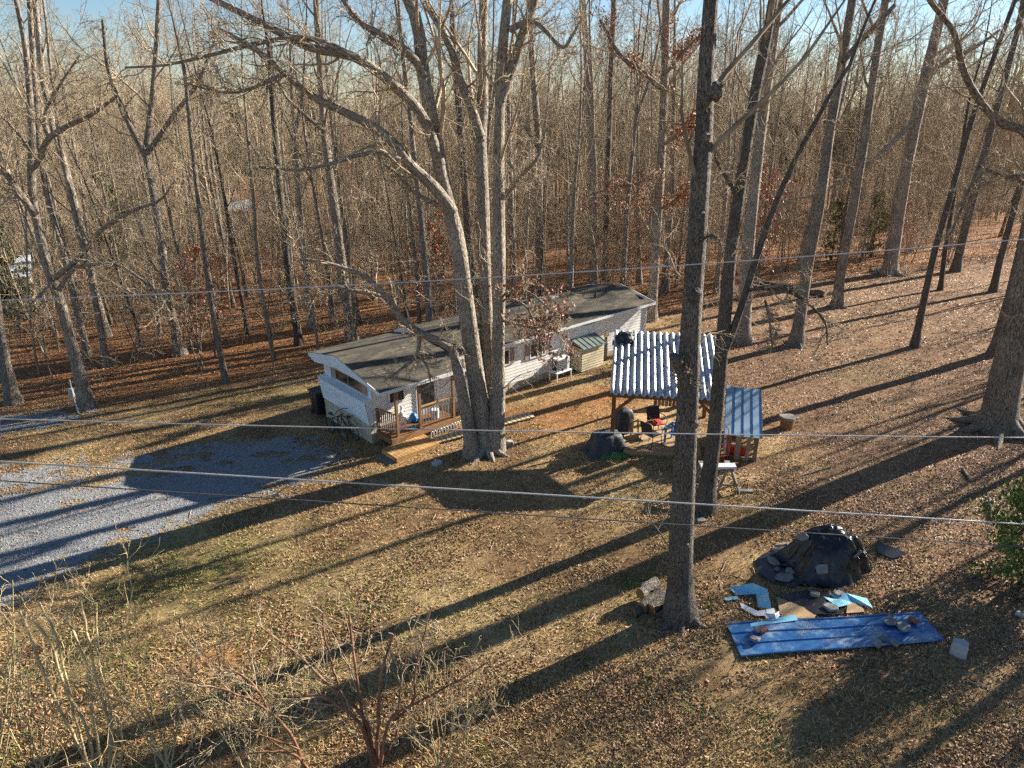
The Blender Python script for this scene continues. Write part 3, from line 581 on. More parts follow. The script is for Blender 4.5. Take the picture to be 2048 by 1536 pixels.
# ------------------------------------------------------------------ small things about the home
def cover(name, prof, mat_, folds=9, amp=0.06, seed=0, seg=40, power=1.0, parent=None, cut=None):
    """draped cover: rings of (z, rx, ry), creased by radial folds that deepen towards the hem"""
    r = np.random.default_rng(seed); ph = r.random(4) * 6.28; V = []; n = len(prof); zs = np.linspace(0, n - 1, 14); P = np.array(prof, float)
    for q in zs:
        i = min(int(q), n - 2); t = q - i; z, rx, ry = P[i] * (1 - t) + P[i + 1] * t; dep = q / (n - 1)
        a = np.arange(seg) * 2 * np.pi / seg
        f = 1 + amp * dep * (np.sin(folds * a + ph[0]) + 0.6 * np.sin((folds * 1.7 // 1) * a + ph[1] + 2 * dep)) + amp * 0.4 * r.normal(0, 1, seg) * dep
        sq = (np.abs(np.cos(a)) ** 4 + np.abs(np.sin(a)) ** 4) ** (-0.25 * power)
        V.append(np.stack([rx * f * sq * np.cos(a), ry * f * sq * np.sin(a), z + 0.25 * amp * r.normal(0, 1, seg) * (0.3 + dep)], 1))
    V = np.vstack([np.array([[0, 0, P[0, 0] + 0.01]])] + V); mb = MB(); F = [(0, 1 + j, 1 + (j + 1) % seg) for j in range(seg)]
    for i in range(13): F += [(1 + i * seg + j, 1 + (i + 1) * seg + j, 1 + (i + 1) * seg + (j + 1) % seg, 1 + i * seg + (j + 1) % seg) for j in range(seg)]
    mb.add(V, F); return mb.build(name, mat_, parent, smooth=True)
# wheelie bin
b = thing('wheelie_bin', 'black wheeled rubbish bin behind the blue front corner of the home', 'bin', Hw(-0.1, 4.15, hg(-0.1, 4.15)), HPHI)
mb = MB(); v = [(-0.25, -0.25, 0.08), (0.25, -0.25, 0.08), (0.25, 0.25, 0.08), (-0.25, 0.25, 0.08), (-0.3, -0.32, 1.0), (0.3, -0.32, 1.0), (0.3, 0.32, 1.0), (-0.3, 0.32, 1.0)]
mb.add(v, [(3, 2, 1, 0), (4, 5, 6, 7), (0, 1, 5, 4), (1, 2, 6, 5), (2, 3, 7, 6), (3, 0, 4, 7)]); mb.build('body', M['black'], b, bevel=0.03)
mb = MB(); mb.slab([(-0.33, -0.35, 1.06), (0.33, -0.35, 1.06), (0.33, 0.38, 1.10), (-0.33, 0.38, 1.10)], 0.05); mb.build('lid', M['black'], b, bevel=0.02)
for s in (-1, 1):
    mb = MB(); mb.tube([(s * 0.24, 0.27, 0.1), (s * 0.3, 0.27, 0.1)], 0.1, 14); mb.build('wheel', M['black'], b)
mb = MB(); mb.tube([(-0.2, 0.42, 1.02), (0.2, 0.42, 1.02)], 0.018, 8); mb.build('handle', M['black'], b)
# bicycles leaning on the skirting
def bicycle(label, s, t, lean, flip):
    b = thing('bicycle', label, 'bicycle', Hw(s, t, hg(s, t) + 0.0), HPHI + math.pi / 2 + (math.pi if flip else 0), 'bicycles by the skirting')
    tilt = Rx(lean)
    def T(p): return (np.atleast_2d(np.asarray(p, float)) @ tilt.T)
    for x in (-0.5, 0.5):
        a = np.linspace(0, 2 * np.pi, 25); mb = MB(); mb.tube(T(np.stack([x + 0.31 * np.cos(a), 0 * a, 0.32 + 0.31 * np.sin(a)], 1)), 0.02, 6, cap=False); w = mb.build('wheel', M['black'], b, smooth=True)
        mb = MB()
        for q in np.linspace(0, np.pi, 7)[:-1]: mb.tube(T([(x + 0.3 * np.cos(q), 0, 0.32 + 0.3 * np.sin(q)), (x - 0.3 * np.cos(q), 0, 0.32 - 0.3 * np.sin(q))]), 0.003, 4)
        mb.build('spokes', M['grey_metal'], w)
    mb = MB(); c = {'r': (-0.5, 0, 0.32), 'bb': (-0.08, 0, 0.28), 'st': (-0.2, 0, 0.75), 'hd': (0.33, 0, 0.8), 'hb': (0.37, 0, 0.66), 'f': (0.5, 0, 0.32)}
    for u, v in (('r', 'bb'), ('r', 'st'), ('bb', 'st'), ('st', 'hd'), ('bb', 'hb'), ('hd', 'hb'), ('hb', 'f')): mb.tube(T([c[u], c[v]]), 0.018, 8)
    mb.build('frame', M['black'], b, smooth=True)
    mb = MB(); mb.tube(T([c['hd'], (0.31, 0, 0.95)]), 0.014, 8); mb.tube(T([(0.22, -0.28, 0.97), (0.32, -0.14, 1.0), (0.32, 0.14, 1.0), (0.22, 0.28, 0.97)]), 0.015, 8); mb.build('handlebar', M['black'], b, smooth=True)
    mb = MB(); mb.tube(T([c['st'], (-0.23, 0, 0.88)]), 0.013, 8); sd2 = mb.build('seat_post', M['grey_metal'], b)
    mb = MB(); mb.slab(T([(-0.38, -0.08, 0.93), (-0.2, -0.05, 0.92), (-0.08, -0.02, 0.91), (-0.08, 0.02, 0.91), (-0.2, 0.05, 0.92), (-0.38, 0.08, 0.93)]), 0.05); mb.build('saddle', M['black'], b, bevel=0.015)
bicycle('dark bicycle leaning right against the stained skirting of the front end', -0.35, 1.35, -0.12, False)
bicycle('dark bicycle standing on the outside of the one against the skirting', -0.75, 1.55, 0.05, True)
# white dog on the porch edge, facing out
def skin_body(name, verts, edges, radii, mat_, parent=None, root=0, sub=2):
    me = bpy.data.meshes.new(name); me.from_pydata(verts, edges, []); me.materials.append(mat_); o = bpy.data.objects.new(name, me); COL.objects.link(o)
    if parent is not None: o.parent = parent
    o.modifiers.new('skin', 'SKIN').use_smooth_shade = True
    sv = me.skin_vertices[0].data
    for i, r_ in enumerate(radii): sv[i].radius = (r_, r_) if not isinstance(r_, tuple) else r_; sv[i].use_root = i == root
    s_ = o.modifiers.new('sub', 'SUBSURF'); s_.levels = sub; s_.render_levels = sub
    return o
dogv = [(-0.30, 0, 0.50), (-0.08, 0, 0.50), (0.14, 0, 0.52), (0.26, 0, 0.58), (0.33, 0, 0.70), (0.37, 0, 0.78), (0.46, 0, 0.76), (0.54, 0, 0.745),
        (0.20, 0.09, 0.36), (0.19, 0.10, 0.20), (0.20, 0.10, 0.04), (0.24, 0.10, 0.025), (0.20, -0.09, 0.36), (0.19, -0.10, 0.20), (0.20, -0.10, 0.04), (0.24, -0.10, 0.025),
        (-0.30, 0.10, 0.36), (-0.24, 0.11, 0.26), (-0.35, 0.11, 0.16), (-0.33, 0.11, 0.04), (-0.29, 0.11, 0.025), (-0.30, -0.10, 0.36), (-0.24, -0.11, 0.26), (-0.35, -0.11, 0.16), (-0.33, -0.11, 0.04), (-0.29, -0.11, 0.025),
        (-0.42, 0, 0.56), (-0.50, 0, 0.68), (-0.42, 0, 0.78)]
doge = [(0, 1), (1, 2), (2, 3), (3, 4), (4, 5), (5, 6), (6, 7), (2, 8), (8, 9), (9, 10), (10, 11), (2, 12), (12, 13), (13, 14), (14, 15), (0, 16), (16, 17), (17, 18), (18, 19), (19, 20), (0, 21), (21, 22), (22, 23), (23, 24), (24, 25), (0, 26), (26, 27), (27, 28)]
dogr = [0.13, 0.125, 0.15, 0.125, 0.10, 0.095, 0.06, 0.035, 0.07, 0.04, 0.035, 0.035, 0.07, 0.04, 0.035, 0.035, 0.085, 0.06, 0.038, 0.033, 0.035, 0.085, 0.06, 0.038, 0.033, 0.035, 0.05, 0.065, 0.05]
dg = thing('dog', 'white husky dog standing at the porch edge between two posts', 'dog', Hw(0.86, -0.62, 0.552), -1.36)
dg.scale = (0.95,) * 3
skin_body('body', dogv, doge, dogr, M['fur'], dg, 1)
for s in (-1, 1):
    mb = MB(); mb.add([(0.33, s * 0.03, 0.85), (0.38, s * 0.085, 0.84), (0.35, s * 0.075, 0.95), (0.31, s * 0.06, 0.86)], [(0, 1, 2), (1, 3, 2), (3, 0, 2)]); mb.build('ear', M['fur'], dg)
    mb = MB(); mb.box((0.445, s * 0.045, 0.80), (0.02, 0.02, 0.02)); mb.build('eye', M['black'], dg, bevel=0.006)
mb = MB(); mb.box((0.565, 0, 0.755), (0.03, 0.04, 0.03)); mb.build('nose', M['black'], dg, bevel=0.01)
mb = MB(); a = np.linspace(0, 2 * np.pi, 17)[:-1]
V = np.vstack([np.stack([r_ * np.cos(a), r_ * np.sin(a), z + 0 * a], 1) for r_, z in ((0.13, 0), (0.11, 0.08), (0.095, 0.08), (0.08, 0.03))]); mb.add(V, [(i * 16 + j, i * 16 + (j + 1) % 16, (i + 1) * 16 + (j + 1) % 16, (i + 1) * 16 + j) for i in range(3) for j in range(16)] + [tuple(range(48, 64)), tuple(range(15, -1, -1))])
o = mb.build('dog_bowl', M['teal'], smooth=False); o.location = Hw(1.2, -0.85, 0.552); tag(o, 'teal dog bowl on the porch boards beside the white dog', 'bowl')
o = cover('blue_cloth', [(0.32, 0.05, 0.05), (0.24, 0.13, 0.12), (0.1, 0.17, 0.15), (0.0, 0.2, 0.18)], M['blue_plastic'], 5, 0.1, 3); o.location = Hw(1.55, -0.3, 0.552); tag(o, 'crumpled bright blue cloth heap against the porch wall', 'cloth')
pc = thing('plastic_bucket', 'white plastic bucket behind the porch balusters', 'bucket', Hw(2.35, -0.62, 0.552), 0)
mb = MB(); mb.tube([(0, 0, 0), (0, 0, 0.36)], [0.13, 0.16], 18); mb.build('body', M['trim'], pc); mb = MB(); aa = np.linspace(0, np.pi, 9); mb.tube(np.stack([0.16 * np.cos(aa), 0.03 + 0 * aa, 0.35 + 0.12 * np.sin(aa)], 1), 0.005, 5); mb.build('handle', M['grey_metal'], pc)
# air conditioner on its stand
g0 = hg(9.3, -0.55)
sdn = thing('metal_stand', 'white four legged stand under the outdoor air conditioner', 'stand', Hw(9.3, -0.55, g0), HPHI)
mb = MB(); mb.box((0, 0, 0.42), (0.95, 0.55, 0.04)); mb.build('top', M['trim'], sdn)
for sx in (-1, 1):
    for sy in (-1, 1): mb = MB(); mb.box((sx * 0.44, sy * 0.24, 0.2), (0.045, 0.045, 0.42)); mb.build('leg', M['trim'], sdn)
ac = thing('air_conditioner', 'boxy white air conditioner with dark front on a stand beside the long wall', 'air conditioner', Hw(9.3, -0.55, g0 + 0.44), HPHI)
mb = MB(); mb.box((0, 0, 0.3), (0.78, 0.36, 0.6)); mb.build('casing', M['trim'], ac, bevel=0.015)
mb = MB(); mb.box((-0.06, -0.185, 0.3), (0.6, 0.012, 0.5)); gr_ = mb.build('grille', M['black'], ac)
for k in range(6): mb = MB(); mb.box((-0.06, -0.196, 0.1 + 0.08 * k), (0.58, 0.01, 0.012)); mb.build('grille_bar', M['grey_metal'], gr_)
mb = MB(); mb.box((-0.395, 0, 0.3), (0.012, 0.28, 0.48)); mb.build('side_grille', M['black'], ac)
mb = MB(); mb.tube([(0.35, 0.17, 0.2), (0.3, 0.3, 0.3), (0.1, 0.5, 0.35)], 0.02, 6); mb.build('hose', M['black'], ac)
# little lean-to cabinet against the wall
g0 = hg(11.2, -0.4)
ps = thing('pump_shed', 'small cream clapboard pump shed with green metal roof against the long wall', 'shed', Hw(0, 0, 0), HPHI)
x0, x1, y1, zb = 10.5, 12.0, -0.72, g0 + 0.02
mb = MB(); mb.box(((x0 + x1) / 2, y1 / 2 - 0.02, (zb + 1.52) / 2), (x1 - x0 - 0.05, -y1 - 0.07, 1.50 - zb)); mb.build('wall', M['cream'], ps)
for P0, al, ln, ou in (((x0, y1, 0), (1, 0, 0), x1 - x0, (0, -1, 0)), ((x0, -0.03, 0), (0, -1, 0), -y1 - 0.03, (-1, 0, 0)), ((x1, y1, 0), (0, 1, 0), -y1 - 0.03, (1, 0, 0))):
    nrow = 9; hz = (1.53 - zb) / nrow
    for i in range(nrow): mb = MB(); lap_wall(mb, P0, al, ln, zb + i * hz, zb + (i + 1) * hz, ou, row=hz, deep=0.025); mb.build('siding_board', M['cream'], ps)
mb = MB(); mb.slab([(x0 - 0.08, y1 - 0.14, 1.55), (x1 + 0.08, y1 - 0.14, 1.55), (x1 + 0.08, -0.05, 1.84), (x0 - 0.08, -0.05, 1.84)], 0.035); rf = mb.build('roof', M['green_metal'], ps)
for k in range(6):
    s = x0 - 0.05 + (x1 - x0 + 0.1) * k / 5; mb = MB(); mb.bar((s, y1 - 0.145, 1.562), (s, -0.055, 1.852), 0.03, 0.03); mb.build('seam', M['green_metal'], rf)
up_ = thing('utility_post', 'short timber post with meter box beside the pump shed', 'post', Hw(12.55, -0.35, hg(12.55, -0.35)), HPHI)
mb = MB(); mb.box((0, 0, 0.6), (0.1, 0.1, 1.24)); mb.build('post', M['wood_grey'], up_); mb = MB(); mb.box((0, -0.02, 1.32), (0.22, 0.18, 0.26)); mb.build('meter_box', M['cream'], up_, bevel=0.01)
for k, dx in enumerate((-0.22, -0.12, 0.16)):
    mb = MB(); mb.box((dx, 0.05 * (k - 1), 0.38), (0.08, 0.03, 0.8)); mb.build('stake', M['wood_grey'], up_)
# leaning meter pole by the driveway
p = Gp(158, 828); mp_ = thing('meter_pole', 'leaning thin metal pole with grey green meter box beside the drive', 'pole', p)
q1 = Dp(148, 800, p[1]) - p; q2 = Dp(139, 760, p[1]) - p
mb = MB(); mb.tube([(0, 0, -0.1), q1, q2], 0.03, 8); mb.build('pole', M['grey_metal'], mp_)
mb = MB(); mb.box(Dp(144, 785, p[1]) - p + [0, -0.06, 0], (0.2, 0.12, 0.42)); mb.build('meter_box', M['grey_metal'], mp_, bevel=0.02)

# ------------------------------------------------------------------ pavilion
PVA = -0.16; PO = np.array([3.46, 21.91]); PZ = 0.22
pu, pvv = np.array([math.cos(PVA), math.sin(PVA)]), np.array([-math.sin(PVA), math.cos(PVA)])
def Pw(x, y, z=0.0): q = PO + pu * x + pvv * y; return np.array([q[0], q[1], z + PZ])
def pg(x, y): q = PO + pu * x + pvv * y; return float(gz(q[0], q[1])) - PZ
pav = thing('pavilion', 'open timber pavilion with brown posts and a corrugated silver metal roof', 'pavilion', (PO[0], PO[1], PZ), PVA)
PWID, PDEP, ZN, ZF = 3.42, 3.2, 2.28, 3.05
zr = lambda y: ZN + (ZF - ZN) * y / PDEP
for x in (0, PWID):
    for y in (0, PDEP):
        mb = MB(); z1 = zr(y); z0 = pg(x, y) - 0.15; mb.box((x, y, (z0 + z1) / 2), (0.14, 0.14, z1 - z0)); mb.build('post', M['wood_red'], pav, bevel=0.008)
for y in (0, PDEP): mb = MB(); mb.bar((-0.2, y - 0.10, zr(y) - 0.06), (PWID + 0.2, y - 0.10, zr(y) - 0.06), 0.045, 0.19); mb.build('beam', M['wood_red'], pav)
for k in range(5):
    x = -0.1 + (PWID + 0.2) * k / 4; mb = MB(); mb.bar((x, -0.3, zr(-0.3) + 0.07), (x, PDEP + 0.3, zr(PDEP + 0.3) + 0.07), 0.04, 0.09); mb.build('rafter', M['wood_red'], pav)
for x, sg in ((0, 1), (PWID, -1)):
    for y in (0, PDEP): mb = MB(); mb.bar((x, y - 0.11 if y == 0 else y + 0.11, zr(y) - 0.72), (x + sg * 0.62, y - 0.11 if y == 0 else y + 0.11, zr(y) - 0.12), 0.04, 0.11); mb.build('brace', M['wood_red'], pav)
X0, X1, Y0, Y1 = -0.14, PWID + 0.14, -0.38, PDEP + 0.42; wl = (X1 - X0) / 16
def sheet(parent, i0, i1, lift):
    xs = np.linspace(X0 + i0 * wl, X0 + i1 * wl + (0.04 if i1 < 16 else 0), (i1 - i0) * 8 + 1); ys = np.linspace(Y0, Y1, 8)
    ph = 2 * np.pi * (xs - X0) / wl; w = np.clip(1.35 * np.sin(ph), -1, 1) * 0.042
    V = np.array([(x, y + 0.012 * math.sin(9 * i0), zr(y) + 0.165 + w[i] + lift + 0.006 * math.sin(3 * x + 2 * y)) for y in ys for i, x in enumerate(xs)]); n = len(xs)
    mb = MB(); mb.add(V, [(r_ * n + i, r_ * n + i + 1, (r_ + 1) * n + i + 1, (r_ + 1) * n + i) for r_ in range(len(ys) - 1) for i in range(n - 1)]); o = mb.build('roof_sheet', M['galv'], parent, smooth=True)
    s_ = o.modifiers.new('thick', 'SOLIDIFY'); s_.thickness = 0.003
for k in range(4): sheet(pav, 4 * k, 4 * k + 4, 0.004 * (k % 2))
rl = np.random.default_rng(31); n = 420; kx = rl.integers(0, 16, n); lx = X0 + (kx + 0.75 + rl.normal(0, 0.09, n)) * wl; ly = Y0 + 0.1 + (Y1 - Y0 - 0.2) * rl.random(n); keep = fbm(lx * 1.3, ly * 1.1) > 0.46; lx, ly = lx[keep], ly[keep]
o = link('roof_leaves', leaves_mesh('roof_leaves', lx, ly, zr(ly) + 0.155 + 0 * lx, 0.075, LEAFPAL[rl.integers(0, 7, len(lx))] * 0.8, rl), M['leaf']); o.location = (PO[0], PO[1], PZ); o.rotation_euler = (0, 0, PVA); tag(o, 'dead leaves caught in the grooves of the pavilion roof', 'leaves', kind='stuff')
o = cover('crumpled_tarp', [(0.22, 0.05, 0.05), (0.17, 0.2, 0.18), (0.07, 0.3, 0.3), (0.0, 0.34, 0.34)], M['dark_cloth'], 6, 0.13, 8); o.location = Pw(0.28, 3.05, zr(3.05) + 0.20); o.rotation_euler = (math.atan2(ZF - ZN, PDEP), 0, PVA); tag(o, 'crumpled dark tarp on the back corner of the pavilion roof', 'tarp')
# deck under the pavilion
dk = thing('deck_platform', 'low tan plywood deck platform under the pavilion', 'platform', Pw(0, 0, 0), PVA)
DX0, DX1, DY0, DY1, DZ = 0.42, 3.05, -0.18, 1.65, 0.20
for i in range(3):
    for j in range(2):
        xa, xb = DX0 + (DX1 - DX0) * i / 3, DX0 + (DX1 - DX0) * (i + 1) / 3; ya, yb = DY0 + (DY1 - DY0) * j / 2, DY0 + (DY1 - DY0) * (j + 1) / 2
        mb = MB(); mb.box(((xa + xb) / 2, (ya + yb) / 2, DZ - 0.012), (xb - xa - 0.01, yb - ya - 0.01, 0.024)); mb.build('panel', M['ply'], dk)
for a, b_ in (((DX0, DY0 + 0.02, 0.09), (DX1, DY0 + 0.02, 0.09)), ((DX0 + 0.02, DY0 + 0.05, 0.09), (DX0 + 0.02, DY1, 0.09)), ((DX1 - 0.02, DY0 + 0.05, 0.09), (DX1 - 0.02, DY1, 0.09))):
    mb = MB(); mb.bar(a, b_, 0.04, 0.17); mb.build('rim_board', M['ply'], dk)
def chair(label, loc, rz, cushion=False, sling=False):
    c = thing('patio_chair', label, 'chair', loc, rz, 'chairs under the pavilion'); w = 0.25
    for sx in (-1, 1):
        mb = MB(); mb.tube([(sx * (w + 0.03), 0.27, 0), (sx * w, 0.22, 0.42), (sx * w, 0.24, 0.44)], 0.013, 8); mb.build('leg', M['black'], c)
        mb = MB(); mb.tube([(sx * (w + 0.03), -0.30, 0), (sx * w, -0.20, 0.42), (sx * w, -0.33, 0.92)], 0.013, 8); mb.build('leg', M['black'], c)
        mb = MB(); mb.tube([(sx * w, -0.26, 0.66), (sx * (w + 0.04), -0.05, 0.68), (sx * (w + 0.04), 0.18, 0.66), (sx * (w + 0.03), 0.26, 0.58), (sx * w, 0.23, 0.44)], 0.014, 8); mb.build('armrest', M['black'], c)
    mb = MB(); mb.box((0, 0.01, 0.43), (0.5, 0.46, 0.025)); mb.build('seat', M['black'], c, bevel=0.008)
    mb = MB(); mb.box((0, -0.265, 0.70), (0.5, 0.022, 0.48), Rx(0.24)); mb.build('backrest', M['black'], c, bevel=0.008)
    if cushion:
        mb = MB(); n = 9; g_ = np.linspace(-1, 1, n); V = [(0.23 * u, 0.02 + 0.21 * v, 0.447 + 0.075 * (1 - abs(u) ** 4) * (1 - abs(v) ** 4) * (0.72 + 0.28 * abs(math.sin(u * 4.7)))) for v in g_ for u in g_]
        mb.add(V, [(r_ * n + i, r_ * n + i + 1, (r_ + 1) * n + i + 1, (r_ + 1) * n + i) for r_ in range(n - 1) for i in range(n - 1)]); mb.build('cushion', M['red'], c, smooth=True)
    return c
q = Pw(1.55, 1.35, DZ + 0.005); chair('black metal patio chair with a red cushion on the deck', q, PVA + math.pi + 0.5, cushion=True)
q = Pw(1.35, 0.38, DZ + 0.005); chair('black sling patio chair seen from behind at the deck front', q, PVA - 0.75)
# blue slatted chair beside the tree
bc = thing('garden_chair', 'blue plastic slat back garden chair half hidden by the trunk', 'chair', Pw(2.25, 0.75, DZ + 0.005), PVA + 2.6)
for k in range(6):
    u = (k - 2.5) / 2.5; mb = MB(); mb.bar((0.085 * (k - 2.5), -0.2, 0.3), (0.10 * (k - 2.5), -0.42, 0.92 - 0.12 * u * u), 0.07, 0.018, up=(0, 1, 0.3)); mb.build('back_slat', M['blue_plastic'], bc, bevel=0.006)
for k in range(4): mb = MB(); mb.box((0, -0.14 + 0.13 * k, 0.32 + 0.02 * k), (0.5, 0.11, 0.02)); mb.build('seat_slat', M['blue_plastic'], bc)
for sx in (-1, 1):
    mb = MB(); mb.box((sx * 0.3, 0.28, 0.28), (0.05, 0.08, 0.56)); mb.build('leg', M['blue_plastic'], bc); mb = MB(); mb.box((sx * 0.3, -0.22, 0.28), (0.05, 0.08, 0.56)); mb.build('leg', M['blue_plastic'], bc)
    mb = MB(); mb.box((sx * 0.3, 0.03, 0.575), (0.11, 0.66, 0.025)); mb.build('armrest', M['blue_plastic'], bc)
o = cover('grill_cover', [(1.12, 0.06, 0.04), (1.06, 0.24, 0.17), (0.85, 0.34, 0.24), (0.4, 0.32, 0.25), (0.12, 0.33, 0.27), (0.0, 0.35, 0.28)], M['dark_cloth'], 7, 0.07, 4); q = Gp(1246, 872); o.location = q; o.rotation_euler = (0, 0, 0.4); tag(o, 'barbecue grill under a dark grey fabric cover beside the pavilion post', 'grill')
o = cover('dark_tarp_heap', [(0.78, 0.15, 0.12), (0.7, 0.45, 0.36), (0.42, 0.55, 0.45), (0.12, 0.66, 0.5), (0.0, 0.74, 0.56)], M['dark_cloth'], 6, 0.09, 5); q = Gp(1212, 902); o.location = q; o.rotation_euler = (0, 0, 0.3); tag(o, 'bulky load under a dark navy tarp left of the pavilion', 'tarp')
o = cover('green_tarp', [(0.16, 0.2, 0.12), (0.1, 0.5, 0.2), (0.03, 0.68, 0.3), (0.0, 0.74, 0.33)], M['green_tarp'], 8, 0.1, 6, power=0.3); q = Gp(1222, 911); o.location = q; o.rotation_euler = (0, 0, -0.1); tag(o, 'low green tarp bunched at the foot of the navy tarp', 'tarp')
q = Gp(1268, 888); sk = thing('easel_frame', 'narrow pale wooden frame standing behind the sling chair', 'frame', q, 0.3)
for sx in (-0.11, 0.11): mb = MB(); mb.bar((sx * 1.5, 0, 0), (sx, 0.05, 0.95), 0.05, 0.04); mb.build('upright', M['wood_new'], sk)
for z in (0.35, 0.88): mb = MB(); mb.box((0, 0.03, z), (0.32, 0.04, 0.06)); mb.build('crosspiece', M['wood_new'], sk)
# bench box and plank ring behind the pavilion
q = Gp(1335, 812); bb = thing('wooden_bench', 'low weathered wooden bench standing beyond the pavilion deck', 'bench', q, -0.1)
for k in range(3): mb = MB(); mb.box((0, 0.12 * (k - 1), 0.36), (1.3, 0.11, 0.035)); mb.build('seat_plank', M['wood_grey'], bb)
for sx in (-0.5, 0.5): mb = MB(); mb.box((sx, 0, 0.17), (0.08, 0.3, 0.345)); mb.build('leg', M['wood_grey'], bb)
for k in range(8): mb = MB(); mb.box((-0.5 + 0.143 * k, -0.17, 0.2), (0.12, 0.02, 0.27)); mb.build('front_board', M['wood_pallet'], bb)
# stump table
q = Gp(1573, 855); sp = thing('stump_table', 'grey round slab resting on a log stump on the leafy slope', 'table', q)
mb = MB(); mb.tube([(0, 0, -0.05), (0, 0, 0.1), (0, 0, 0.36)], [0.25, 0.23, 0.23], 18); mb.build('stump', M['cut_wood'], sp); mb = MB()
aa = np.arange(14) * 2 * np.pi / 14; rr = 0.31 + 0.03 * np.sin(3 * aa) + 0.02 * np.cos(5 * aa); mb.slab(np.stack([rr * np.cos(aa), rr * 0.85 * np.sin(aa), 0.46 + 0 * aa], 1), 0.10); mb.build('slab', M['wood_grey'], sp, bevel=0.02)

# ------------------------------------------------------------------ firewood lean-to with blue roof
LA = np.array([7.16, 21.0]); LB = np.array([8.10, 20.74]); lang = math.atan2(*(LB - LA)[::-1]); LZ = float(gz(*LA))
ln_ = thing('lean_to_shed', 'small pallet sided lean-to with a faded blue seamed metal roof', 'shed', (LA[0], LA[1], LZ), lang)
LW, LD, LHf, LHb = 0.96, 2.3, 1.02, 1.62
zl = lambda y: LHf + (LHb - LHf) * y / LD
for x in (0.03, LW - 0.03):
    for y in (0.05, LD - 0.05): mb = MB(); mb.box((x, y, zl(y) / 2 - 0.06), (0.08, 0.08, zl(y) + 0.1)); mb.build('post', M['wood_pallet'], ln_)
for k, (x, w) in enumerate(((0.08, 0.09), (0.36, 0.19), (0.68, 0.12), (0.92, 0.13))): mb = MB(); mb.box((x, -0.015, 0.53), (w, 0.022, 0.98)); mb.build('pallet_board', M['wood_pallet'], ln_)
for z in (0.1, 0.55, 0.95): mb = MB(); mb.box((LW / 2, 0.03, z), (LW, 0.05, 0.08)); mb.build('pallet_rail', M['wood_pallet'], ln_)
for k in range(6):
    y = 0.2 + 0.38 * k; mb = MB(); mb.box((LW + 0.015, y, zl(y) / 2), (0.022, 0.14, zl(y) - 0.1)); mb.build('side_board', M['wood_pallet'], ln_)
mb = MB(); mb.add([(-0.03, -0.02, 0.05), (-0.03, LD, 0.05), (-0.03, LD, zl(LD)), (-0.03, -0.02, zl(0))], [(0, 1, 2, 3)]); o = mb.build('house_wrap', M['wrap'], ln_); s_ = o.modifiers.new('thick', 'SOLIDIFY'); s_.thickness = 0.01
mb = MB(); mb.box((LW / 2, LD, LHb / 2), (LW, 0.03, LHb)); mb.build('back_wall', M['wood_pallet'], ln_)
n = 4
for k in range(n):
    xa, xb = -0.12 + (LW + 0.22) * k / n, -0.12 + (LW + 0.22) * (k + 1) / n
    mb = MB(); mb.slab([(xa + 0.004, -0.22, zl(-0.22) + 0.04), (xb - 0.004, -0.22, zl(-0.22) + 0.04), (xb - 0.004, LD + 0.12, zl(LD + 0.12) + 0.04), (xa + 0.004, LD + 0.12, zl(LD + 0.12) + 0.04)], 0.012); mb.build('roof_panel', M['blue_faded'], ln_)
for k in range(n + 1):
    x = -0.12 + (LW + 0.22) * k / n; mb = MB(); mb.bar((x, -0.225, zl(-0.22) + 0.05), (x, LD + 0.125, zl(LD + 0.12) + 0.05), 0.018, 0.035); mb.build('roof_seam', M['blue_metal'], ln_)
for k, (x, y, z, lab) in enumerate(((0.22, 0.35, 0.02, 'red fuel can on the floor behind the wide pallet board'), (0.56, 0.38, 0.02, 'red fuel can beside a gap between the pallet boards'))):
    lw = np.array([math.cos(lang) * x - math.sin(lang) * y, math.sin(lang) * x + math.cos(lang) * y]); fc = thing('fuel_can', lab, 'fuel can', (LA[0] + lw[0], LA[1] + lw[1], LZ + z), lang, 'fuel cans in the lean-to')
    mb = MB(); mb.box((0, 0, 0.2), (0.28, 0.2, 0.4)); mb.build('body', M['red_plastic'], fc, bevel=0.04); mb = MB(); mb.tube([(0.08, 0, 0.39), (0.13, 0, 0.5)], 0.025, 8); mb.build('spout', M['red_plastic'], fc); mb = MB(); mb.tube([(-0.1, 0, 0.38), (-0.08, 0, 0.46), (0.03, 0, 0.46), (0.05, 0, 0.38)], 0.015, 6); mb.build('handle', M['red_plastic'], fc)
# red hand truck standing between pavilion post and lean-to
ht = thing('hand_truck', 'red hand truck standing against the pavilion post beside the white wrap', 'hand truck', (7.0, 20.75, float(gz(7.0, 20.75))), 0.2)
for sx in (-0.15, 0.15): mb = MB(); mb.tube([(sx, -0.05, 0.05), (sx, 0.1, 1.15), (sx * 0.6, 0.16, 1.25)], 0.016, 8); mb.build('rail', M['red_plastic'], ht)
for z in (0.25, 0.55, 0.85): mb = MB(); mb.bar((-0.15, -0.05 + 0.14 * z, z), (0.15, -0.05 + 0.14 * z, z), 0.03, 0.02); mb.build('crossbar', M['red_plastic'], ht)
mb = MB(); mb.box((0, -0.16, 0.03), (0.34, 0.22, 0.015)); mb.build('toe_plate', M['red_plastic'], ht)
for sx in (-0.22, 0.22): mb = MB(); mb.tube([(sx - 0.025, 0.04, 0.12), (sx + 0.025, 0.04, 0.12)], 0.12, 16); mb.build('wheel', M['black'], ht)
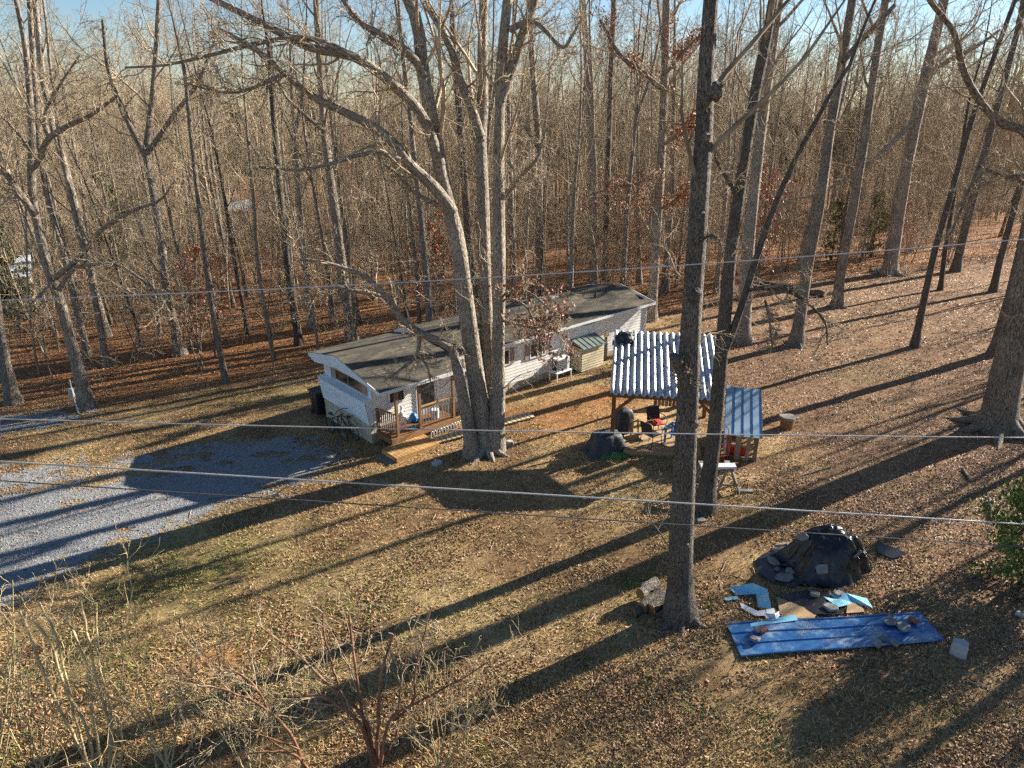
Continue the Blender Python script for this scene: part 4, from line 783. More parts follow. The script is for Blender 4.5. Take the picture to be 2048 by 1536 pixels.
# workbench: two sawhorses carrying a pale plank
q = Gp(1440, 972); sx0 = 0.0; wz = float(gz(6.6, 18.6))
for k, (px, py, lab) in enumerate(((1452, 978, 'grey timber sawhorse under the right end of the pale plank'), (1400, 978, 'grey timber sawhorse hidden behind the two trunks under the pale plank'))):
    q = Gp(px, py); sh = thing('sawhorse', lab, 'sawhorse', q, -0.05, 'sawhorses'); 
    for sx in (-1, 1):
        for sy in (-1, 1): mb = MB(); mb.bar((sx * 0.36, sy * 0.30, -0.03), (sx * 0.06, sy * 0.12, 0.78), 0.075, 0.035); mb.build('leg', M['wood_grey'], sh)
        mb = MB(); mb.bar((sx * 0.26, -0.25, 0.3), (sx * 0.26, 0.25, 0.3), 0.03, 0.07); mb.build('side_brace', M['wood_grey'], sh)
    mb = MB(); mb.box((0, 0, 0.80), (0.16, 0.62, 0.06)); mb.build('beam', M['wood_grey'], sh); mb = MB(); mb.bar((-0.26, -0.24, 0.28), (0.26, -0.24, 0.28), 0.03, 0.07); mb.build('cross_brace', M['wood_grey'], sh)
    if k == 0: s0 = q
    else: s1 = q
mb = MB(); a_, b_ = s1 + [-0.1, -0.12, 0.87], s0 + [0.16, -0.12, 0.87]; mb.bar(a_, b_, 0.26, 0.07); o = mb.build('work_plank', M['trim'], None, bevel=0.006); tag(o, 'thick pale painted plank lying across the two sawhorses', 'plank')
mb = MB(); q = Gp(1490, 983); mb.box((0, 0, 0.03), (0.46, 0.16, 0.05)); o = mb.build('loose_board', M['wood_grey']); o.location = q; o.rotation_euler = (0, 0, -0.05); tag(o, 'short grey board lying on leaves beside the sawhorse', 'board')
# ------------------------------------------------------------------ salvage yard: tarp mound, metal sheets, stones
q = Gp(1652, 1134)
tarp = cover('tarp_mound', [(1.02, 0.3, 0.22), (0.97, 0.62, 0.40), (0.74, 0.88, 0.56), (0.36, 0.99, 0.66), (0.08, 1.08, 0.76), (0.0, 1.2, 0.86)], M['black_plastic'], 11, 0.10, 14, seg=96, power=1.0)
tarp.location = q; tarp.rotation_euler = (0, 0, 0.05); tag(tarp, 'large mound under crinkled glossy black plastic sheeting', 'tarp')
s_ = tarp.modifiers.new('sub', 'SUBSURF'); s_.levels = 1; s_.render_levels = 1
tx = bpy.data.textures.new('crinkle', 'CLOUDS'); tx.noise_scale = 0.16; tx.noise_depth = 3
dm = tarp.modifiers.new('crinkle', 'DISPLACE'); dm.texture = tx; dm.strength = 0.11; dm.mid_level = 0.5
tv = np.array([v.co[:] for v in tarp.data.vertices]); seg_ = 96; ring = np.concatenate([[0], np.repeat(np.arange(1, 15), seg_)]) / 14.0; an = np.concatenate([[0], np.tile(np.arange(seg_), 14)]) * 2 * np.pi / seg_
lob = 1 + 0.10 * np.sin(3 * an + 0.7) + 0.07 * np.sin(5 * an + 2.1); sq_ = (np.abs(np.cos(an)) ** 3 + np.abs(np.sin(an)) ** 3) ** (-1 / 3); tx_, ty_ = 1.22 * lob * sq_ * ring * np.cos(an), 0.86 * lob * sq_ * ring * np.sin(an)
fall = np.clip((ring - 0.42) / 0.46, 0, 1); prof_ = 1 - fall * fall * (3 - 2 * fall); hem = np.clip((ring - 0.4) / 0.4, 0, 1)
fold = np.sin(11 * an + 2.2 * np.sin(2 * an) + 1) * 0.6 + np.sin(19 * an + 3 * np.sin(3 * an)) * 0.4
hh = prof_ * (0.48 + 0.75 * fbm(tx_ * 1.3 + 3.1, ty_ * 1.3 + 7.7, 2)) + 0.10 * hem * (1 - ring) * 2 * fold + 0.03 * (fbm(tx_ * 5, ty_ * 5, 2) - 0.5) + 0.02
rad_ = 1 + 0.055 * hem * fold; tv = np.stack([tx_ * rad_, ty_ * rad_, np.maximum(hh, 0.012)], 1)
tarp.data.vertices.foreach_set('co', tv.astype(np.float32).ravel()); tarp.data.update()
TV = np.array([v.co[:] for v in tarp.data.vertices]) @ Rz(0.05).T + q
def flat_on_ground(name, pxpoly, m, lift, th, label, cat, wob=0.02, seed=0):
    """thin sheet lying on the ground; outline in photo pixels turned to ground points"""
    r = np.random.default_rng(seed); P = np.array([Gp(*p) for p in pxpoly]); P[:, 2] = gz(P[:, 0], P[:, 1]) + lift + wob * r.random(len(P)); c = P.mean(0)
    c[2] = max(c[2], float(gz(c[0], c[1])) + lift); mb = MB(); n = len(P); Q2 = P - [0, 0, th]
    V = np.vstack([P, c[None], Q2, c[None] - [0, 0, th]]) - c
    mb.add(V, [(i, (i + 1) % n, n) for i in range(n)] + [(n + 1 + (i + 1) % n, n + 1 + i, 2 * n + 1) for i in range(n)] + [(i, n + 1 + i, n + 1 + (i + 1) % n, (i + 1) % n) for i in range(n)])
    o = mb.build(name, m); o.location = c; return tag(o, label, cat)
flat_on_ground('ground_tarp', ((1513, 1120), (1535, 1108), (1575, 1118), (1612, 1168), (1585, 1178), (1545, 1168), (1516, 1150)), M['black_plastic'], 0.03, 0.01, 'flat dark tarp spread on the ground left of the mound', 'tarp', 0.05, 1)
flat_on_ground('ground_tarp', ((1550, 1192), (1610, 1184), (1655, 1190), (1690, 1222), (1680, 1233), (1630, 1233), (1580, 1205)), M['black_plastic'], 0.03, 0.01, 'wrinkled dark tarp strip between plywood and the blue sheet', 'tarp', 0.06, 2)
flat_on_ground('ground_tarp', ((1752, 1090), (1782, 1098), (1815, 1112), (1785, 1120), (1755, 1108)), M['black_plastic'], 0.03, 0.01, 'dark tarp corner trailing over leaves right of the mound', 'tarp', 0.06, 7)
flat_on_ground('plywood_sheet', ((1552, 1198), (1568, 1203), (1634, 1230), (1628, 1240), (1562, 1240)), M['ply'], 0.055, 0.015, 'tan plywood piece beside the dark tarp strip', 'plywood', 0.01, 3)
flat_on_ground('plywood_sheet', ((1694, 1212), (1722, 1208), (1728, 1228), (1692, 1230)), M['ply'], 0.055, 0.015, 'small pale plywood offcut below the right blue scrap', 'plywood', 0.01, 4)
def bent_sheet(label, faces, m='blue_light', seed=0):
    """scrap of sheet metal folded along shared edges: (px, py, height above ground) corners"""
    pts = {}; F = []; V = []
    for f in faces:
        idx = []
        for p in f:
            if p not in pts: g_ = Gp(p[0], p[1], p[2]); pts[p] = len(V); V.append(g_)
            idx.append(pts[p])
        F.append(tuple(idx))
    V = np.array(V); c = V.mean(0); mb = MB(); mb.add(V - c, F); o = mb.build('metal_scrap', M[m]); o.location = c
    s2 = o.modifiers.new('thick', 'SOLIDIFY'); s2.thickness = 0.004
    return tag(o, label, 'sheet metal', 'sheet metal scraps')
bent_sheet('light blue sheet metal scrap folded upright left of the tarp mound', [((1459, 1174, 0.04), (1472, 1190, 0.03), (1512, 1188, 0.05), (1506, 1166, 0.22)), ((1506, 1166, 0.22), (1512, 1188, 0.05), (1516, 1214, 0.03), (1543, 1218, 0.12), (1534, 1178, 0.24))])
bent_sheet('small white sheet metal strip below the folded blue scrap', [((1480, 1205, 0.05), (1483, 1216, 0.03), (1512, 1232, 0.03), (1516, 1222, 0.06)), ((1516, 1222, 0.06), (1512, 1232, 0.03), (1552, 1230, 0.05), (1548, 1216, 0.08))], 'trim')
bent_sheet('blue sheet metal scrap lying at an angle below the tarp mound', [((1640, 1188, 0.06), (1676, 1214, 0.10), (1712, 1206, 0.05), (1692, 1186, 0.10)), ((1692, 1186, 0.10), (1712, 1206, 0.05), (1746, 1216, 0.12), (1734, 1197, 0.04))])
bent_sheet('long light blue strip tucked behind the upper edge of the blue sheet', [((1500, 1247, 0.08), (1502, 1253, 0.07), (1596, 1240, 0.08), (1589, 1229, 0.11))])
bent_sheet('narrow pale blue trim strip lying left of the folded scrap', [((1448, 1196, 0.04), (1452, 1201, 0.03), (1478, 1198, 0.04), (1474, 1192, 0.06))])
bent_sheet('crumpled white flashing piece between the plywood and the folded scrap', [((1528, 1226, 0.05), (1532, 1236, 0.03), (1552, 1238, 0.05), (1549, 1228, 0.10)), ((1549, 1228, 0.10), (1552, 1238, 0.05), (1561, 1233, 0.03), (1558, 1222, 0.05))], 'trim')
# long ribbed blue sheet
C4 = [np.array(c) for c in (Gp(1453, 1248, 0.06), Gp(1840, 1226, 0.06), Gp(1890, 1281, 0.06), Gp(1483, 1314, 0.06))]; cc = sum(C4) / 4
rs = thing('roofing_sheet', 'long deep blue ribbed metal roofing sheet lying on the ground', 'roofing sheet', cc)
nu, ribs = 26, (0.0, 0.30, 0.62, 0.97)
vv = []
for rb_ in ribs: vv += [(rb_ - 0.035, 0), (rb_ - 0.015, 0.028), (rb_ + 0.015, 0.028), (rb_ + 0.035, 0)]
vv = [(min(max(v, 0), 1), h) for v, h in vv]; V = []
for i in range(nu):
    u = i / (nu - 1)
    for v, h in vv:
        p = C4[0] * (1 - u) * (1 - v) + C4[1] * u * (1 - v) + C4[2] * u * v + C4[3] * (1 - u) * v
        p = p.copy(); p[2] = max(p[2], float(gz(p[0], p[1])) + 0.025) + h + 0.012 * math.sin(u * 9) + 0.01 * math.sin(v * 7 + u * 4); V.append(p - cc)
nv = len(vv); mb = MB(); mb.add(V, [(i * nv + j, i * nv + j + 1, (i + 1) * nv + j + 1, (i + 1) * nv + j) for i in range(nu - 1) for j in range(nv - 1)]); o = mb.build('sheet', M['blue_metal'], rs); s2 = o.modifiers.new('thick', 'SOLIDIFY'); s2.thickness = 0.004
SV = np.array(V) + cc
def stone(px, py, size, label, z=None, surf=None, m='grey_stone', seed=0, th=0.035, name='flat_stone', tall=1.0):
    r = np.random.default_rng(seed + 100); n = 7; a = np.sort(np.arange(n) * 2 * np.pi / n + r.normal(0, 0.22, n)); rad = size / 2 * (0.7 + 0.45 * r.random(n))
    p = Gp(px, py); N_ = np.array([0, 0, 1.0])
    if surf is not None:     # seat it on the surface that lies under this spot
        qx, qy = pix(surf); near = np.argsort((qx - px) ** 2 + (qy - py) ** 2 + 4e2 * np.maximum(0, 0))[:10]; near = near[np.argsort(surf[near, 1])[:6]]; P = surf[near]; p = P.mean(0)
        u_, s__, vt = np.linalg.svd(P - p); N_ = vt[2] if vt[2][2] > 0 else -vt[2]; N_ = N_ + np.array([0, 0, 0.5]); N_ /= np.linalg.norm(N_); p = p + N_ * 0.05
    top = np.stack([rad * np.cos(a), rad * 0.8 * np.sin(a), th + 0.012 * r.random(n)], 1); bot = top * [1.06, 1.06, 0]; bot[:, 2] = -0.02
    mb = MB(); mb.add(np.vstack([top * [1, 1, tall], bot]), [tuple(range(n)), tuple(range(2 * n - 1, n - 1, -1))] + [(i, i + n, (i + 1) % n + n, (i + 1) % n) for i in range(n)]); o = mb.build(name, M[m], bevel=0.008)
    o.location = p; qn = Vector((0, 0, 1)).rotation_difference(Vector(N_)); o.rotation_mode = 'QUATERNION'; from mathutils import Quaternion
    o.rotation_quaternion = qn @ Quaternion((0, 0, 1), r.random() * 6.28)
    return tag(o, label, 'stone', 'flat stones weighing the sheets down')
for k, a in enumerate(((1552, 1066, 0.34, 'pale flat stone at the upper left rim of the tarp mound'), (1608, 1073, 0.34, 'pale flat stone near the crest of the tarp mound'), (1711, 1112, 0.40, 'large grey flat stone on the right flank of the tarp mound'), (1637, 1132, 0.34, 'half round flat stone midway down the tarp mound front'))): stone(*a, surf=TV, seed=k)
for k, a in enumerate(((1545, 1128, 0.38, 'wedge shaped pale stone on the flat tarp left of the mound'), (1570, 1160, 0.46, 'square pale flat stone on the flat tarp below the wedge stone'), (1577, 1148, 0.28, 'pointed stone leaning behind the square flat stone'), (1553, 1144, 0.16, 'small round stone between the stones on the flat tarp'),
                       (1627, 1193, 0.28, 'flat stone on the tarp strip directly below the mound'), (1661, 1221, 0.42, 'large rounded tan stone on the tarp strip by the plywood offcut'), (1677, 1193, 0.26, 'flat grey stone on the angled blue metal scrap'))): stone(*a, seed=k + 10, th=0.12)
for k, a in enumerate(((1518, 1256, 0.24, 'pale flat stone at the upper left of the blue sheet'), (1510, 1274, 0.26, 'grey flat stone beside the left brick on the blue sheet'), (1783, 1238, 0.34, 'grey flat stone near the upper right of the blue sheet'), (1808, 1249, 0.36, 'long tan stone beside the right brick on the blue sheet'), (1762, 1274, 0.22, 'small tan stone in the middle right of the blue sheet'), (1760, 1288, 0.22, 'pale stone at the lower edge of the blue sheet'), (1792, 1287, 0.24, 'pale triangular stone at the lower right edge of the blue sheet'))): stone(*a, surf=SV, seed=k + 30)
for px, py, lab in ((1526, 1272, 'red brown brick near the left end of the blue sheet'), (1826, 1247, 'red brown brick near the right end of the blue sheet')):
    qx, qy = pix(SV); i = np.argmin((qx - px) ** 2 + (qy - py) ** 2); mb = MB(); mb.box((0, 0, 0.05), (0.2, 0.1, 0.07))
    for sx in (-0.05, 0.0, 0.05): mb.box((sx, 0, 0.087), (0.03, 0.035, 0.006))
    o = mb.build('brick', M['brick'], bevel=0.005); o.location = SV[i] + [0, 0, 0.015]; o.rotation_euler = (0, 0, 0.5 if px < 1600 else -0.9); tag(o, lab, 'brick', 'bricks on the blue sheet')
stone(1916, 1310, 0.42, 'upright white stone standing in shade right of the blue sheet', m='white_stone', seed=60, th=0.32, name='white_stone')
stone(873, 930, 0.40, 'white flat rock on the bare soil left of the big tree', m='white_stone', seed=61, th=0.12, name='white_rock')
stone(1402, 1042, 0.32, 'flat grey stone at the foot of the dark trunk', seed=62, th=0.06)
stone(1020, 888, 0.28, 'pale rock on the right side of the big tree base', m='white_stone', seed=63, th=0.12, name='pale_rock')
stone(2040, 1232, 0.2, 'small white stone at the right edge below the cedar', m='white_stone', seed=64, th=0.1, name='pale_rock')

def log(name, label, p0, p1, r0, m='bark_dark', group=None, seg=6, seed=0, cat='log'):
    t = thing(name, label, cat, p0, group=group); p0 = np.array(p0, float); p1 = np.array(p1, float); rg_ = np.random.default_rng(seed)
    pts = np.stack([p0 + (p1 - p0) * k for k in np.linspace(0, 1, seg)]) - p0; pts[1:-1] += rg_.normal(0, r0 * 0.12, (seg - 2, 3)); rr_ = r0 * (1 + 0.06 * rg_.normal(0, 1, seg))
    V, Q, Bk = tubes_arrays([(pts[None], rr_[None], 14)]); link('trunk', np_mesh('log', V, Q, Bk), M[m], t)
    for e in (0, -1):
        mb = MB(); S = 14; W_ = V.reshape(seg, S, 3)[e]; c_ = W_.mean(0); mb.add(np.vstack([W_, c_[None]]), [(i, (i + 1) % S, S) for i in range(S)]); mb.build('cut_end', M['cut_wood'], t)
    return t
b0 = Gp(1300, 1222)
for k, (a, b_, r_, z0, z1, lab) in enumerate((((1283, 1225), (1322, 1196), 0.16, 0.14, 0.16, 'mossy cut log resting against the foreground trunk'), ((1300, 1228), (1330, 1208), 0.15, 0.14, 0.15, 'cut log lying nearest the foot of the foreground trunk'), ((1278, 1212), (1312, 1188), 0.14, 0.36, 0.36, 'short mossy log on top of the woodpile by the foreground trunk'), ((1268, 1232), (1292, 1216), 0.10, 0.09, 0.09, 'thin split log at the left end of the little woodpile'))):
    p0, p1 = Gp(*a), Gp(*b_); log('cut_log', lab, p0 + [0, 0, z0], p1 + [0, 0, z1], r_, 'bark_oak', 'cut logs by the trunk', seed=k)
for k, (a, b_, r_, lab) in enumerate((((1385, 975), (1432, 1000), 0.10, 'weathered log lying between the foreground trunk and the dark trunk'), ((1380, 990), (1420, 1010), 0.07, 'thin log lying nearest between the two trunks'))): log('cut_log', lab, Gp(*a) + [0, 0, r_], Gp(*b_) + [0, 0, r_], r_, 'bark', 'logs between the trunks', seed=k + 9)
log('fallen_log', 'rotting fallen trunk lying in leaves behind the tall trees right of the home', Gp(1512, 572) + [0, 0, 0.2], Gp(1650, 594) + [0, 0, 0.15], 0.24, 'bark_dark', seed=20, seg=10, cat='fallen trunk')
log('fallen_log', 'short dead trunk on the leafy slope beyond the stump table', Gp(1740, 545) + [0, 0, 0.15], Gp(1790, 538) + [0, 0, 0.15], 0.17, 'bark_dark', seed=21, seg=8, cat='fallen trunk')
log('fallen_branch', 'pale bare branch lying on the slope left of the cedar', Gp(1925, 940) + [0, 0, 0.05], Gp(1943, 965) + [0, 0, 0.04], 0.035, 'bark_pale', seed=22, cat='branch')
log('fallen_branch', 'thin pale stick on the leaves right of the sawhorse', Gp(1605, 952) + [0, 0, 0.03], Gp(1662, 935) + [0, 0, 0.03], 0.018, 'bark_pale', seed=23, cat='branch')
log('fallen_branch', 'thick pale dead limb lying under the cedar at the right edge', Gp(1983, 1040) + [0, 0, 0.06], Gp(1978, 1003) + [0, 0, 0.08], 0.05, 'bark_pale', seed=24, cat='branch')

# ------------------------------------------------------------------ overhead wires along the road behind the camera side
def wire(label, pts, Y, r_, m):
    P = np.array([Dp(px, py, Y) for px, py in pts]); k = np.polyfit(P[:, 0], P[:, 2], 2); xs = np.linspace(-17, 17, 40)
    mb = MB(); mb.tube(np.stack([xs, Y + 0 * xs, np.polyval(k, xs)], 1) - [0, Y, 0], r_, 6); o = mb.build('overhead_wire', M[m], smooth=True); o.location = (0, Y, 0)
    return tag(o, label, 'wire', 'overhead wires')
wire('highest overhead wire rising towards the right across the woods', ((0, 599), (520, 583), (1020, 552), (1400, 526), (1700, 506), (2048, 480)), 10.4, 0.0085, 'wire')
wire('level overhead wire crossing in front of the porch and pavilion', ((0, 838), (640, 853), (1060, 864), (1400, 868), (2048, 875)), 10.2, 0.010, 'wire')
wire('thick pale overhead wire below the level wire sloping down to the right', ((0, 923), (600, 959), (1140, 992), (1600, 1022), (2048, 1048)), 10.0, 0.0135, 'wire')
wire('lowest overhead wire, dark and sloping down to the right', ((0, 962), (660, 1003), (1230, 1042), (1660, 1069), (2048, 1093)), 10.0, 0.010, 'wire_dark')

# ------------------------------------------------------------------ buildings glimpsed through the woods
def far_house(label, c, rz, L_, W_, H_, wallm, roofm):
    h = thing('outbuilding', label, 'building', c, rz)
    mb = MB(); lap_wall(mb, (-L_ / 2, -W_ / 2, 0), (1, 0, 0), L_, -0.3, H_, (0, -1, 0), row=0.25); lap_wall(mb, (L_ / 2, -W_ / 2, 0), (0, 1, 0), W_, -0.3, H_, (1, 0, 0), row=0.25); lap_wall(mb, (-L_ / 2, W_ / 2, 0), (0, -1, 0), W_, -0.3, H_, (-1, 0, 0), row=0.25); mb.box((0, 0, H_ / 2 - 0.1), (L_ - 0.05, W_ - 0.05, H_ + 0.1)); mb.build('wall', M[wallm], h)
    mb = MB(); rh = W_ * 0.28
    for s in (-1, 1): mb.slab([(-L_ / 2 - 0.3, s * (W_ / 2 + 0.3), H_ - 0.1), (L_ / 2 + 0.3, s * (W_ / 2 + 0.3), H_ - 0.1), (L_ / 2 + 0.3, 0, H_ + rh), (-L_ / 2 - 0.3, 0, H_ + rh)][::s], 0.1)
    for s in (-1, 1): mb.add([(s * L_ / 2, -W_ / 2, H_ - 0.05), (s * L_ / 2, W_ / 2, H_ - 0.05), (s * L_ / 2, 0, H_ + rh - 0.1)], [(0, 1, 2)])
    mb.build('roof', M[roofm], h)
    for x in (-L_ * 0.25, L_ * 0.25): window(h, (x, -W_ / 2 - 0.03, H_ * 0.55), 0.9, 1.1, 'y-', 2, 'trim')
    mb = MB(); mb.box((0.2, -W_ / 2 - 0.03, 1.0), (0.9, 0.06, 2.0)); mb.build('door', M['taupe'], h)
    return h
q = Gp(10, 628); far_house('cream outbuilding with pale roof seen between trees at the left edge', (q[0] - 1.2, q[1] + 1.0, q[2]), 0.5, 4.6, 3.4, 2.5, 'cream', 'trim')
q = Dp(455, 372, 96); q[2] = float(gz(q[0], q[1])); far_house('distant house with pale blue roof glimpsed deep in the woods', q, 0.3, 4.5, 4, 2.8, 'taupe', 'siding_shade_blue')
q = Dp(2010, 400, 110); q[2] = float(gz(q[0], q[1])); far_house('distant white house glimpsed between trunks at the right edge', q, -0.5, 10, 7, 3.0, 'siding', 'wood_grey')
# ------------------------------------------------------------------ trees: growth
def nrm(v): return v / (np.linalg.norm(v, axis=-1, keepdims=True) + 1e-9)
def grow(r, p0, d, L, r0, N, wander, trop, tip=0.2):
    Mn = len(p0); P = np.zeros((Mn, N, 3)); P[:, 0] = p0; d = nrm(d)
    for i in range(1, N):
        d = nrm(d + r.normal(0, wander, (Mn, 3)) + np.array([0, 0, trop])); P[:, i] = P[:, i - 1] + d * (L / (N - 1))[:, None]
    t = np.linspace(0, 1, N)[None]; return P, np.maximum(r0[:, None] * (1 - (1 - tip) * t), 0.003)
def spawn(r, P, R, k, f0, ang, asd, lr, rr, f1=1.0):
    Mn, N = P.shape[:2]; L = np.linalg.norm(np.diff(P, axis=1), axis=2).sum(1)
    f = f0 + (f1 - f0) * ((np.arange(k)[None] + r.random((Mn, k))) / k); x = f * (N - 1); i = np.minimum(x.astype(int), N - 2); t = (x - i)[..., None]; m = np.arange(Mn)[:, None]
    p = P[m, i] * (1 - t) + P[m, i + 1] * t; T = nrm(P[m, i + 1] - P[m, i]); rad = R[m, i] * (1 - t[..., 0]) + R[m, i + 1] * t[..., 0]
    q = nrm(np.cross(T, r.normal(0, 1, T.shape))); a = np.clip(r.normal(ang, asd, f.shape), 0.2, 1.6)[..., None]
    d = np.cos(a) * T + np.sin(a) * q; ln = L[:, None] * lr * (1.15 - 0.6 * f) * (0.6 + 0.8 * r.random(f.shape))
    return p.reshape(-1, 3), d.reshape(-1, 3), ln.reshape(-1), (rad * rr * (0.6 + 0.5 * r.random(f.shape))).reshape(-1)
def twigs(r, P, R, groups, plan, tips=None):
    """plan: list of (k, f0, angle, length ratio, radius ratio, N, sides, wander, tropism, min radius)"""
    for k, f0, ang, lr, rr, N, S, wa, tr, mn in plan:
        if k == 0: continue
        p0, d, L, r0 = spawn(r, P, R, k, f0, ang, 0.22, lr, rr); P, R = grow(r, p0, d, L, np.maximum(r0, mn), N, wa, tr); R = np.maximum(R, mn * 0.6); groups.append((P, R, S))
        if tips is not None: tips.append(P[:, -1])
    return P, R
def flare(P, R, amt=0.7, h=0.45):
    hh = P[..., 2] - P[:, :1, 2]; return R * (1 + amt * np.exp(-hh / h))
TREE_N = [0]
def forest_proto(seed, H_, r0, low, name, bark, detail=1.0, lean=0.03):
    r = np.random.default_rng(seed); N = 18
    d0 = nrm(np.array([[r.normal(0, lean), r.normal(0, lean), 1.0]])); P, R = grow(r, np.array([[0, 0, -0.15]]), d0, np.array([H_]), np.array([r0]), N, 0.022, 0.01, 0.12)
    forks = []
    if r.random() < 0.45:   # a forked leader
        p0, d, L, rr_ = spawn(r, P, R, 1, 0.35, 0.3, 0.05, 0.62, 0.95, 0.6); forks = [grow(r, p0, d, L, rr_, 12, 0.03, 0.05, 0.15)]
    gt = [(P, flare(P, R), 10)] + [(a, b, 8) for a, b in forks]; gc = []
    n1 = int(13 * detail)
    for a, b in [(P, R)] + forks:
        twigs(r, a, b, gc, [(n1 if a is P else 7, low, 0.72, 0.27, 0.38, 8, 5, 0.10, 0.085, 0.012), (6, 0.2, 0.65, 0.45, 0.5, 6, 4, 0.17, 0.06, 0.008), (int(4 * detail), 0.15, 0.7, 0.5, 0.6, 5, 3, 0.24, 0.03, 0.006)])
        twigs(r, a, b, gc, [(5, 0.08, 1.1, 0.09, 0.16, 5, 3, 0.2, -0.02, 0.009), (4, 0.2, 0.8, 0.5, 0.6, 4, 3, 0.25, 0.0, 0.006)])
    root = bpy.data.objects.new(name, None); COL.objects.link(root); root.empty_display_size = 0.3
    V, Q, B_ = tubes_arrays(gt); link('trunk', np_mesh('trunk', V, Q, B_), M[bark], root).data['girth'] = r0
    V, Q, B_ = tubes_arrays(gc); link('crown', np_mesh('crown', V, Q, B_), M['twig'], root)
    return root
def sapling_proto(seed, H_, r0, leaves=False):
    r = np.random.default_rng(seed); ns = 1 if r.random() < 0.6 else 3; root = bpy.data.objects.new('sapling', None); COL.objects.link(root); gt, gc, tips = [], [], []
    for s in range(ns):
        P, R = grow(r, np.array([[r.normal(0, 0.08), r.normal(0, 0.08), -0.1]]), nrm(np.array([[r.normal(0, 0.12), r.normal(0, 0.12), 1.0]])), np.array([H_ * (0.75 + 0.4 * r.random())]), np.array([r0]), 12, 0.06, 0.02, 0.2)
        gt.append((P, R, 6)); twigs(r, P, R, gc, [(11, 0.15, 0.85, 0.26, 0.5, 6, 4, 0.16, 0.04, 0.008), (6, 0.15, 0.75, 0.45, 0.6, 4, 3, 0.22, 0.02, 0.006), (4, 0.2, 0.75, 0.5, 0.7, 3, 3, 0.25, 0.0, 0.005)], tips)
    V, Q, B_ = tubes_arrays(gt); link('trunk', np_mesh('sapling_trunk', V, Q, B_), M['bark'], root); V, Q, B_ = tubes_arrays(gc); link('crown', np_mesh('sapling_crown', V, Q, B_), M['twig'], root)
    if leaves:
        t = np.vstack(tips); t = t[r.random(len(t)) < 0.8]; t = np.repeat(t, 2, 0) + r.normal(0, 0.06, (2 * len(t), 3)); link('leaves', leaves_mesh('clinging_leaves', t[:, 0], t[:, 1], t[:, 2], 0.11, np.ones((len(t), 3)), r, 0.6, 1.2), M['red_leaf'], root)
    return root

# ------------------------------------------------------------------ individual trees traced as trunks with real depth and girth
def smooth_path(pts, n):
    pts = np.asarray(pts, float); s = np.concatenate([[0], np.cumsum(np.linalg.norm(np.diff(pts, axis=0), axis=1))]); t = np.linspace(0, s[-1], n)
    e = np.vstack([2 * pts[0] - pts[1], pts, 2 * pts[-1] - pts[-2]]); out = []
    for q in t:
        i = min(max(np.searchsorted(s, q) - 1, 0), len(pts) - 2); u = (q - s[i]) / (s[i + 1] - s[i] + 1e-9); a, b, c, d = e[i], e[i + 1], e[i + 2], e[i + 3]
        out.append(0.5 * ((2 * b) + (c - a) * u + (2 * a - 5 * b + 4 * c - d) * u * u + (3 * b - a - 3 * c + d) * u ** 3))
    return np.array(out)
def limb_world(pts, Y0, Y1, w0, w1, n=22):
    p2 = smooth_path(pts, n); t = np.linspace(0, 1, n); P = np.array([Dp(a[0], a[1], Y0 + (Y1 - Y0) * k) for a, k in zip(p2, t)]); w = w0 + (w1 - w0) * t
    return P, 0.92 * w / 2 * (ct * P[:, 1] + st * (CAM_H - P[:, 2])) / FPX
